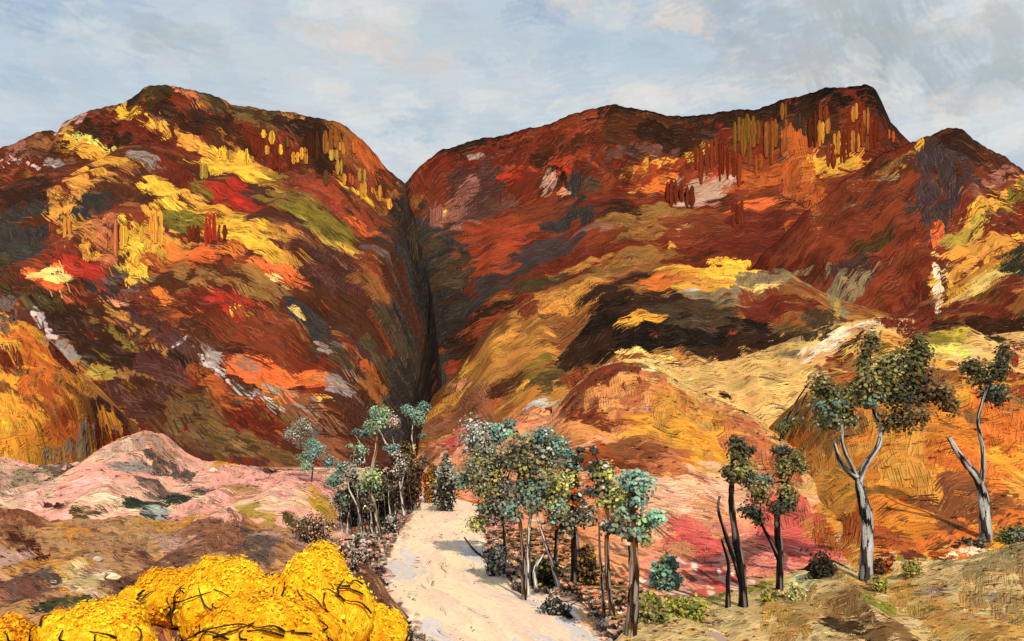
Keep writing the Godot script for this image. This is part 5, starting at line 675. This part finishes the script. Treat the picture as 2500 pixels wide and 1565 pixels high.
func hill(d: Dictionary) -> MeshInstance3D:
	var nu: int = d.grid[0]
	var nt: int = d.grid[1]
	var flat: bool = d.name == "creek_flat"
	var back := 0 if flat else 10
	var pts := []
	var uvs := PackedVector2Array()
	for j in nt + back + 1:
		var t := j / float(nt) if j <= nt else 1.0 + 0.4 * (j - nt) / back
		for i in nu + 1:
			var u := i / float(nu)
			pts.append(surf(d, u, t))
			uvs.append(Vector2(u, clampf(absf(1.0 - t), 0.002, 0.998)))
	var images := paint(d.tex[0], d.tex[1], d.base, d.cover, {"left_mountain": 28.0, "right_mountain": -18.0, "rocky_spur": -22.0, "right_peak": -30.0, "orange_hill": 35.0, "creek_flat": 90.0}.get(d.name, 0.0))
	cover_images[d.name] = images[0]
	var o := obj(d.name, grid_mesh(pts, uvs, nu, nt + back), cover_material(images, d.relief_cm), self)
	o.set_meta("kind", "structure")
	if d.scrub[0] > 0: scrub(o, d, images[0])
	return o

func tuft_mesh() -> ArrayMesh:
	var f := new_faces()
	for i in 9:
		var a := TAU * i / 9.0 + rng.randf_range(-0.3, 0.3)
		var out := Vector3(cos(a), 0, sin(a))
		var up := Vector3(0, rng.randf_range(0.7, 1.3), 0)
		var tip := out * rng.randf_range(0.5, 1.1) + up * 0.8
		var side := out.cross(Vector3.UP) * rng.randf_range(0.2, 0.34)
		var root := out * 0.15 - Vector3(0, 0.2, 0)
		var mid := root.lerp(tip, 0.55) + Vector3(0, 0.15, 0)
		face(f, root, mid - side, mid + side, Color.WHITE)
		face(f, mid - side, tip, mid + side, Color.WHITE)
	return faces_mesh(f)

func scrub(parent: Node, d: Dictionary, im: Image) -> void:
	var n: int = d.scrub[0]
	var size: float = d.scrub[1]
	var mm := MultiMesh.new()
	mm.transform_format = MultiMesh.TRANSFORM_3D
	mm.use_colors = true
	mm.mesh = tuft_mesh()
	mm.instance_count = n
	for i in n:
		var u := rng.randf()
		var t := sqrt(rng.randf()) if d.name != "grassy_bank" and d.name != "brown_heath" else rng.randf()
		t = minf(t, 0.985)
		var p := surf(d, u, t)
		var q := im.get_pixel(int(u * (im.get_width() - 1)), int((1.0 - t) * (im.get_height() - 1)))
		var c := shift(q, 0.14).srgb_to_linear()
		var s := size * rng.randf_range(0.5, 1.5)
		var b := Basis(Vector3.UP, rng.randf() * TAU).scaled(Vector3(s, s * rng.randf_range(0.35, 0.8), s))
		mm.set_instance_transform(i, Transform3D(b, p))
		mm.set_instance_color(i, c)
	var o := MultiMeshInstance3D.new()
	o.name = "scrub_tufts"
	o.multimesh = mm
	o.material_override = leaf_material
	o.set_meta("kind", "stuff")
	parent.add_child(o, true)

func scatter(parent: Node, called: String, places: Array, tones: Array, size: float, tall: float) -> void:
	var mm := MultiMesh.new()
	mm.transform_format = MultiMesh.TRANSFORM_3D
	mm.use_colors = true
	mm.mesh = tuft_mesh()
	mm.instance_count = places.size()
	for i in places.size():
		var s := size * rng.randf_range(0.4, 1.5)
		mm.set_instance_transform(i, Transform3D(Basis(Vector3.UP, rng.randf() * TAU).scaled(Vector3(s, s * tall * rng.randf_range(0.6, 1.4), s)), places[i]))
		mm.set_instance_color(i, shift(srgb(tones[rng.randi() % tones.size()]), 0.2).srgb_to_linear())
	var o := MultiMeshInstance3D.new()
	o.name = called
	o.multimesh = mm
	o.material_override = leaf_material
	o.set_meta("kind", "stuff")
	parent.add_child(o, true)

func setting() -> void:
	var g := PlaneMesh.new()
	g.size = Vector2(6000, 6000)
	var gm := StandardMaterial3D.new()
	var gi := paint(512, 512, HILLS[3].base, [], 0.0)
	gm.albedo_texture = ImageTexture.create_from_image(gi[0])
	gm.uv1_triplanar = true
	gm.uv1_scale = Vector3.ONE * 0.05
	gm.roughness = 0.95
	var ground := obj("ground", g, gm, self)
	ground.position.y = -0.4
	ground.set_meta("kind", "structure")
	var made := {}
	for d in HILLS: made[d.name] = hill(d)
	for p in PILLARS:
		pillar(made["left_mountain"] if p[0] == 0 else made["right_mountain"], p)
	sand(made["creek_flat"])

func sand(flat: Node) -> void:
	var nu := 40
	var nt := 260
	var pts := []
	var uvs := PackedVector2Array()
	var left := []
	var right := []
	for p in SAND_LEFT: left.push_front([p[1], p[0]])
	for p in SAND_RIGHT: right.push_front([p[1], p[0]])
	for j in nt + 1:
		var t := pow(j / float(nt), 1.5)
		var z := lerpf(11.7, 82.0, t)
		var l := along(left, z, 1)
		var r := along(right, z, 1)
		l += 0.14 * sin(z * 1.9) + 0.07 * sin(z * 4.7 + 1.0) + rng.randf_range(-0.05, 0.05)
		r += 0.14 * sin(z * 1.7 + 2.0) + 0.07 * sin(z * 4.9) + rng.randf_range(-0.05, 0.05)
		for i in nu + 1:
			var u := i / float(nu)
			var dome := 0.10 * sin(PI * u) + 0.025 * sin(u * 17.0 + z * 1.3) * sin(PI * u)
			pts.append(Vector3(lerpf(l, r, u), -0.03 + dome, -z))
			uvs.append(Vector2(u, 1.0 - j / float(nt)))
	var cover := []
	for i in 90:
		var c: Array = SAND_TONES[rng.randi() % SAND_TONES.size()]
		cover.append([rng.randi() % 1024, rng.randi() % 1024, 200, 60, rng.randi_range(-25, 25), c[0]])
	for i in 26:
		var c: Array = SAND_TONES[5 + rng.randi() % 3]
		cover.append([int(rng.randf_range(0.55, 0.98) * 1024), int(rng.randf_range(0.72, 1.0) * 1024), 150, 60, rng.randi_range(-20, 20), c[0]])
	streak = 0.3
	var images := paint(1024, 1024, [SAND_TONES[0][0], SAND_TONES[0][0], SAND_TONES[2][0]], cover, 0.0)
	streak = 1.0
	var o := obj("creek_sand", grid_mesh(pts, uvs, nu, nt), cover_material(images, 1.2), self)
	o.set_meta("kind", "structure")
	# twigs and dry tufts along both edges
	var spots := []
	for i in 2600:
		var z := lerpf(12.0, 74.0, pow(rng.randf(), 1.6))
		var x := along(left, z, 1) - absf(rng.randfn(0.0, 0.55)) + 0.25 if i % 2 else along(right, z, 1) + absf(rng.randfn(0.0, 0.7)) - 0.25
		spots.append(Vector3(x, 0.0, -z))
	scatter(flat, "edge_tufts", spots, [[150, 140, 130], [96, 82, 70], [58, 48, 42], [196, 170, 146], [120, 104, 92], [206, 160, 138]], 0.13, 0.9)
	spots = []
	for i in 900:
		var z := lerpf(12.0, 60.0, pow(rng.randf(), 1.5))
		spots.append(Vector3(lerpf(along(left, z, 1), along(right, z, 1), rng.randf()), 0.02, -z))
	scatter(flat, "sand_pebbles", spots, [[190, 168, 140], [150, 130, 112], [214, 194, 168], [120, 104, 92]], 0.035, 0.5)
	spots = []
	for i in 800:
		var z := rng.randf_range(20.0, 40.0)
		spots.append(Vector3(along(right, z, 1) + rng.randf_range(0.2, 3.6), 0.0, -z))
	scatter(flat, "leaf_litter", spots, [[70, 54, 42], [120, 90, 64], [150, 112, 84], [186, 124, 92], [52, 44, 38], [120, 112, 70]], 0.16, 0.5)

# ---------------------------------------------------------------- faces
func new_faces() -> Array:
	return [PackedVector3Array(), PackedVector3Array(), PackedColorArray()]

func face(f: Array, a: Vector3, b: Vector3, c: Vector3, col: Color) -> void:
	var n := (c - a).cross(b - a).normalized()
	f[0].append_array([a, b, c])
	f[1].append_array([n, n, n])
	f[2].append_array([col, col, col])

func faces_mesh(f: Array) -> ArrayMesh:
	var arrays := []
	arrays.resize(Mesh.ARRAY_MAX)
	arrays[Mesh.ARRAY_VERTEX] = f[0]
	arrays[Mesh.ARRAY_NORMAL] = f[1]
	arrays[Mesh.ARRAY_COLOR] = f[2]
	var m := ArrayMesh.new()
	m.add_surface_from_arrays(Mesh.PRIMITIVE_TRIANGLES, arrays)
	return m

func dab(f: Array, at: Vector3, n: Vector3, size: float, col: Color) -> void:
	# a leaf spray: an uneven, slightly cupped oval
	var a := n.cross(Vector3(rng.randf_range(-1, 1), rng.randf_range(-1, 1), rng.randf_range(-1, 1)))
	if a.length() < 0.01: a = n.cross(Vector3.RIGHT)
	a = a.normalized() * size
	var b := n.cross(a).normalized() * size * rng.randf_range(0.45, 0.75)
	var cup := n * size * rng.randf_range(-0.3, 0.3)
	var p0 := at - a * rng.randf_range(0.8, 1.1) - cup
	var p1 := at - a * 0.35 + b
	var p2 := at + a * 0.5 + b * 0.8
	var p3 := at + a * rng.randf_range(0.8, 1.15) - cup
	var p4 := at + a * 0.4 - b * 0.9
	var p5 := at - a * 0.45 - b * 0.8
	face(f, p0, p1, p5, col)
	face(f, p1, p2, p5, col)
	face(f, p2, p4, p5, col)
	face(f, p2, p3, p4, col)

func tube(points: Array, r0: float, r1: float, sides: int) -> ArrayMesh:
	# a tapered, slightly wobbling stem through the points
	var curve := []
	var n := points.size()
	for i in n - 1:
		var a: Vector3 = points[maxi(i - 1, 0)]
		var b: Vector3 = points[i]
		var c: Vector3 = points[i + 1]
		var d: Vector3 = points[mini(i + 2, n - 1)]
		for k in 5: curve.append(b.cubic_interpolate(c, a, d, k / 5.0))
	curve.append(points[-1])
	var v := []
	var uvs := PackedVector2Array()
	var rows := curve.size()
	var run := 0.0
	for j in rows:
		var t: Vector3 = (curve[mini(j + 1, rows - 1)] - curve[maxi(j - 1, 0)]).normalized()
		var x := t.cross(Vector3(0.1, 0.05, 1)).normalized()
		var y := t.cross(x)
		if j > 0: run += (curve[j] - curve[j - 1]).length()
		var r := lerpf(r0, r1, j / float(rows - 1)) * rng.randf_range(0.9, 1.12)
		for i in sides + 1:
			var a := TAU * (i % sides) / sides
			v.append(curve[j] + (x * cos(a) + y * sin(a)) * r * (1.0 + 0.12 * sin(a * 3.0 + j * 0.7)))
			uvs.append(Vector2(i / float(sides), run * 0.12))
	return grid_mesh(v, uvs, sides, rows - 1)

# ---------------------------------------------------------------- trees and shrubs
func make_barks() -> void:
	var kinds := {"dark": [[44, 36, 32], [112, 106, 102], [26, 20, 18], 40], "pale": [[84, 74, 68], [214, 208, 200], [40, 32, 30], 110], "brown": [[92, 60, 34], [150, 138, 126], [40, 28, 20], 50], "buff": [[150, 134, 106], [206, 196, 166], [92, 76, 58], 80], "grey": [[66, 60, 58], [182, 180, 178], [30, 25, 23], 110]}
	for k in kinds:
		var d: Array = kinds[k]
		var im := Image.create_empty(128, 512, false, Image.FORMAT_RGBA8)
		var hm := Image.create_empty(128, 512, false, Image.FORMAT_RGBA8)
		im.fill(srgb(d[0]))
		hm.fill(Color(0.5, 0.5, 0.5))
		for i in 120: stroke(im, hm, rng.randf() * 128, rng.randf() * 512, 40, 90 + rng.randf_range(-14, 14), shift(srgb(d[2]), 0.2), 0.9)
		for i in int(d[3]): stroke(im, hm, rng.randf() * 128, rng.randf() * 512, 40, 90 + rng.randf_range(-14, 14), shift(srgb(d[1]), 0.14), 0.9)
		var m := cover_material([im, hm], 2.0)
		m.texture_repeat = true
		barks[k] = m

func leaf(i: int, amount: float) -> Color:
	return shift(srgb(LEAVES[i]), amount).srgb_to_linear()

func make_tree(d: Array) -> void:
	var t := thing(d[0], d[2], d[1], d[3], d[4])
	var bark: Material = barks[d[5]]
	var trunk: Node = t
	for i in d[7].size():
		var s: Array = d[7][i]
		var pts: Array = s[2]
		var o := obj("trunk" if i == 0 else "limb", tube(pts, maxf(s[0] * 1.05, 0.035), maxf(s[1], 0.016), 9), bark, t)
		if i == 0: trunk = o
	for w in d[9]:
		var a: Vector3 = w[0]
		var b: Vector3 = w[1]
		var mid := a.lerp(b, 0.5) + Vector3(rng.randf_range(-0.1, 0.1), -0.08, rng.randf_range(-0.1, 0.1)) * a.distance_to(b)
		obj("twig", tube([a, mid, b], 0.03, 0.01, 5), barks["dark"], trunk)
	for c in d[8]:
		var f := new_faces()
		var rx: float = c[1] * 1.2
		var ry: float = c[2] * 1.2
		var size: float = 0.066 * d[6]
		var n := clampi(int(12.0 * rx * ry / (size * size)), 90, 1100)
		for i in n:
			var q := Vector3(rng.randfn(), rng.randfn(), rng.randfn()) * 0.48
			if q.length() > 1.5: q *= 0.6
			var at: Vector3 = c[0] + Vector3(q.x * rx, q.y * ry, q.z * rx)
			var up := (q * 0.8 + Vector3(-0.25, 0.6, 0.45) + Vector3(rng.randf_range(-0.5, 0.5), rng.randf_range(-0.5, 0.5), rng.randf_range(-0.5, 0.5))).normalized()
			var k: int = c[3] if rng.randf() < 0.62 else c[4]
			if rng.randf() < 0.1: k = LEAF_DARK if rng.randf() < 0.5 or d[0] == "bank_tree" else LEAF_PALE
			dab(f, at, up, size * rng.randf_range(0.5, 1.35), leaf(k, 0.24))
		obj("leaf_clump", faces_mesh(f), leaf_material, t).set_meta("kind", "stuff")

func make_bush(d: Array) -> void:
	var t := thing(d[0], d[2], d[1], d[3], d[4])
	if d[0] == "wattle_bush": wattle(t, d)
	else: shrub(t, d)

func shrub(t: Node3D, d: Array) -> void:
	# stems fanning out of the ground, each with sprays of leaves along its outer half
	var rx: float = d[5]
	var h: float = d[6]
	var rz: float = d[7]
	var tones: Array = d[8]
	var size: float = d[10]
	var stems := 9 + int(d[12])
	var f := new_faces()
	var each := int(d[11] / stems) + 1
	for i in stems:
		var a := TAU * i / stems + rng.randf_range(-0.3, 0.3)
		var o := sqrt(rng.randf()) * 0.85
		var tip := Vector3(cos(a) * o * rx, h * (1.0 - 0.55 * o * o) * rng.randf_range(0.6, 1.04), sin(a) * o * rz)
		var foot := Vector3(cos(a) * rx * 0.16, -0.1, sin(a) * rz * 0.16)
		var mid := foot.lerp(tip, 0.5) + Vector3(cos(a) * rx * 0.12, h * 0.06, sin(a) * rz * 0.12)
		obj("twig", tube([foot, mid, tip], 0.03, 0.009, 5), barks["pale" if LEAVES[d[13]][0] > 100 else "dark"], t)
		var tone: int = tones[rng.randi() % tones.size()]
		for k in each:
			var q := rng.randf_range(0.16, 1.06)
			var at := foot.lerp(mid, q * 2.0) if q < 0.5 else mid.lerp(tip, q * 2.0 - 1.0)
			var spread := 0.23 * minf(rx, h) * (1.25 - 0.55 * q)
			at += Vector3(rng.randfn(), rng.randfn() * 0.8, rng.randfn()) * spread
			if at.y < 0.0: at.y = rng.randf() * 0.08
			var up := Vector3(rng.randf_range(-0.8, 0.5), rng.randf_range(-0.1, 1.0), rng.randf_range(-0.3, 1.0)).normalized()
			var c: int = tone if rng.randf() < 0.6 else tones[rng.randi() % tones.size()]
			dab(f, at, up, size * rng.randf_range(0.4, 1.15), leaf(c, 0.2))
	obj("foliage", faces_mesh(f), leaf_material, t).set_meta("kind", "stuff")

func reach(lobes: Array, from: Vector3, dir: Vector3) -> float:
	# how far the outermost lobe goes in a direction
	var far := 0.0
	for l in lobes:
		var m: Vector3 = from - l[0]
		var b := m.dot(dir)
		var q: float = b * b - m.dot(m) + l[1] * l[1]
		if q > 0.0: far = maxf(far, -b + sqrt(q))
	return far

func wattle_material(called: String) -> Material:
	if not barks.has(called):
		var ochre := "mus" in called or called.count(str(LEAF_OCHRE)) > 1
		var im := Image.create_empty(1024, 512, false, Image.FORMAT_RGBA8)
		var hm := Image.create_empty(1024, 512, false, Image.FORMAT_RGBA8)
		im.fill(srgb(LEAVES[LEAF_OCHRE]))
		hm.fill(Color(0.5, 0.5, 0.5))
		var near := FastNoiseLite.new()
		near.seed = 5
		near.frequency = 0.008
		for i in 2600:
			var x := rng.randf() * 1024
			var y := rng.randf() * 512
			var k := near.get_noise_2d(x, y) * 1.6 + rng.randf_range(-0.35, 0.35) - (0.15 if ochre else -0.3)
			var tone: int = LEAF_OCHRE if k < -0.25 else LEAF_YELLOW if k < 0.3 else LEAF_BRIGHT
			if rng.randf() < 0.02: tone = LEAF_RUST
			stroke(im, hm, x, y, 40 if i < 1300 else 20, rng.randf() * 180.0, shift(srgb(LEAVES[tone]), 0.06), 0.95)
		var m := cover_material([im, hm], 2.5)
		m.texture_repeat = true
		barks[called] = m
	return barks[called]

func wattle(t: Node3D, d: Array) -> void:
	var rx: float = d[5]
	var h: float = d[6]
	var rz: float = d[7]
	var tones: Array = d[8]
	var size: float = d[10]
	var lobes := [[Vector3(0, 0.42, 0), 0.55]]
	for i in 15:
		var a := TAU * i / 9.0 + rng.randf_range(-0.4, 0.4)
		var o := rng.randf_range(0.45, 0.68)
		var y := rng.randf_range(0.22, 0.5)
		if i > 8:
			o = rng.randf_range(0.1, 0.42)
			y = rng.randf_range(0.5, 0.68)
		lobes.append([Vector3(cos(a) * o, y, sin(a) * o), rng.randf_range(0.27, 0.4)])
	var middle := Vector3(0, 0.3, 0)
	var stretch := Vector3(rx, h, rz)
	# the billowing mass of blossom
	var nu := 72
	var nt := 40
	var pts := []
	var uvs := PackedVector2Array()
	var lump := FastNoiseLite.new()
	lump.seed = rng.randi() % 1000
	lump.frequency = 3.5
	for j in nt + 1:
		var ph: float = PI * 0.74 * j / nt
		for i in nu + 1:
			var th := TAU * (i % nu) / nu
			var dir := Vector3(sin(ph) * cos(th), cos(ph), sin(ph) * sin(th))
			var v := (middle + dir * reach(lobes, middle, dir) * (0.97 + 0.07 * lump.get_noise_3dv(dir))) * stretch
			pts.append(Vector3(v.x, maxf(v.y, -0.15), v.z))
			uvs.append(Vector2(i / float(nu) * 2.0, j / float(nt)))
	var mass := obj("blossom", grid_mesh(pts, uvs, nu, nt), wattle_material(d[0] + str(d[8])), t)
	var noise := FastNoiseLite.new()
	noise.seed = rng.randi() % 1000
	noise.frequency = 1.6
	var f := new_faces()
	for i in int(d[11]):
		var dir := Vector3(rng.randfn(), rng.randfn(), rng.randfn()).normalized()
		if dir.y < -0.45: dir.y = -dir.y
		var gap := noise.get_noise_3d(dir.x * 2.2 + 9.0, dir.y * 2.2, dir.z * 2.2)
		var v := middle + dir * reach(lobes, middle, dir) * (rng.randf_range(0.9, 1.03) + 0.06 * gap)
		if v.y < 0.0: continue
		var up := (dir * 1.3 + Vector3(rng.randf_range(-0.6, 0.3), rng.randf_range(-0.2, 0.7), rng.randf_range(-0.3, 0.6))).normalized()
		var pick := clampf(0.5 + 0.75 * noise.get_noise_3d(dir.x * 1.4, dir.y * 1.4, dir.z * 1.4) + rng.randf_range(-0.22, 0.22), 0.0, 0.999)
		dab(f, v * stretch, up, size * rng.randf_range(0.5, 1.5), leaf(tones[int(pick * tones.size())], 0.1))
	obj("petal_sprays", faces_mesh(f), leaf_material, t).set_meta("kind", "stuff")
	for i in int(d[12] * 2.2):
		var a := rng.randf_range(-1.3, 1.3) + PI * 0.5
		var y := rng.randf_range(-0.1, 0.5)
		var turn := rng.randf_range(-0.22, 0.22)
		var way := []
		for k in 4:
			var dir := Vector3(cos(a), y, sin(a)).normalized()
			way.append((middle + dir * reach(lobes, middle, dir) * (1.06 if k < 3 else 0.98)) * stretch)
			a += turn + rng.randf_range(-0.12, 0.12)
			y += rng.randf_range(0.0, 0.2)
		obj("twig", tube(way, 0.022, 0.007, 5), barks["dark"], mass)

func make_fallen(d: Array) -> void:
	var pts: Array = d[1]
	var o: Vector3 = pts[0]
	var t := thing("fallen_branch", d[0], "branch", "fallen branches on the creek bed", o)
	var own := []
	for p in pts: own.append(p - o)
	obj("stem", tube(own, 0.08, 0.03, 7), barks["dark"], t)
	for i in 7:
		var a: Vector3 = own[rng.randi() % (own.size() - 1)].lerp(own[-1], rng.randf() * 0.4)
		obj("twig", tube([a, a + Vector3(rng.randf_range(-0.25, 0.25), rng.randf_range(0.1, 0.3), rng.randf_range(-0.3, 0.3)), a + Vector3(rng.randf_range(-0.5, 0.5), rng.randf_range(0.2, 0.6), rng.randf_range(-0.5, 0.5))], 0.02, 0.007, 5), barks["dark"], t)

func make_stone(d: Array) -> void:
	var f := new_faces()
	var c := shift(srgb(PALETTE[d[2]]), 0.05).srgb_to_linear()
	var seg := 10
	var ph0 := rng.randf() * 6.0
	for j in 6:
		for i in seg:
			var q := []
			for e in [[0, 0], [1, 0], [1, 1], [0, 1]]:
				var th: float = TAU * ((i + e[0]) % seg) / seg
				var ph: float = PI * (j + e[1]) / 6.0
				var r: float = d[1] * (0.85 + 0.2 * sin(th * 2.0 + ph0) * sin(ph * 3.0 + ph0) + 0.08 * sin(th * 5.0))
				q.append(Vector3(sin(ph) * cos(th) * r, cos(ph) * r * 0.62 + d[1] * 0.2, sin(ph) * sin(th) * r * 0.8))
			face(f, q[0], q[2], q[1], c)
			face(f, q[0], q[3], q[2], c)
	var o := obj(numbered("stone"), faces_mesh(f), rock_material, self)
	o.position = d[0]
	o.set_meta("label", d[3])
	o.set_meta("category", "stone")
	o.set_meta("group", "pale stones lying about")

func pillar(parent: Node, p: Array) -> void:
	# a weathered rib of rock, half sunk in the slope
	var f := new_faces()
	var seg := 14
	var rows := 7
	var w: float = p[4]
	var h: float = p[5]
	var ph0 := rng.randf() * 6.0
	var ring := []
	var tones := []
	for i in seg: tones.append(shift(srgb(PALETTE[p[7]]).lerp(Color8(84, 40, 22), rng.randf() * 0.55), 0.16))
	for j in rows + 1:
		var t := j / float(rows)
		var r := w * pow(sin(PI * clampf(t * 0.94 + 0.03, 0.03, 0.97)), 0.35) * rng.randf_range(0.7, 1.15)
		var run: float = p[6] * t
		var row := []
		for i in seg:
			var a := TAU * i / seg
			var k := r * (1.0 + 0.14 * sin(a * 2.0 + ph0) + 0.14 * sin(a * 5.0 + ph0 * 2.0) + rng.randf_range(-0.14, 0.14))
			row.append(Vector3(cos(a) * k - run * p[1] / -p[3], t * h + w * 0.1, run + sin(a) * k * 0.6 + w * 0.15))
		ring.append(row)
	for j in rows:
		for i in seg:
			var k := (i + 1) % seg
			var c := shift(tones[i], 0.07).srgb_to_linear()
			face(f, ring[j][i], ring[j + 1][i], ring[j + 1][k], c)
			face(f, ring[j][i], ring[j + 1][k], ring[j][k], c)
	var o := obj("rock_pillar", faces_mesh(f), rock_material, parent)
	o.position = Vector3(p[1], p[2], p[3])
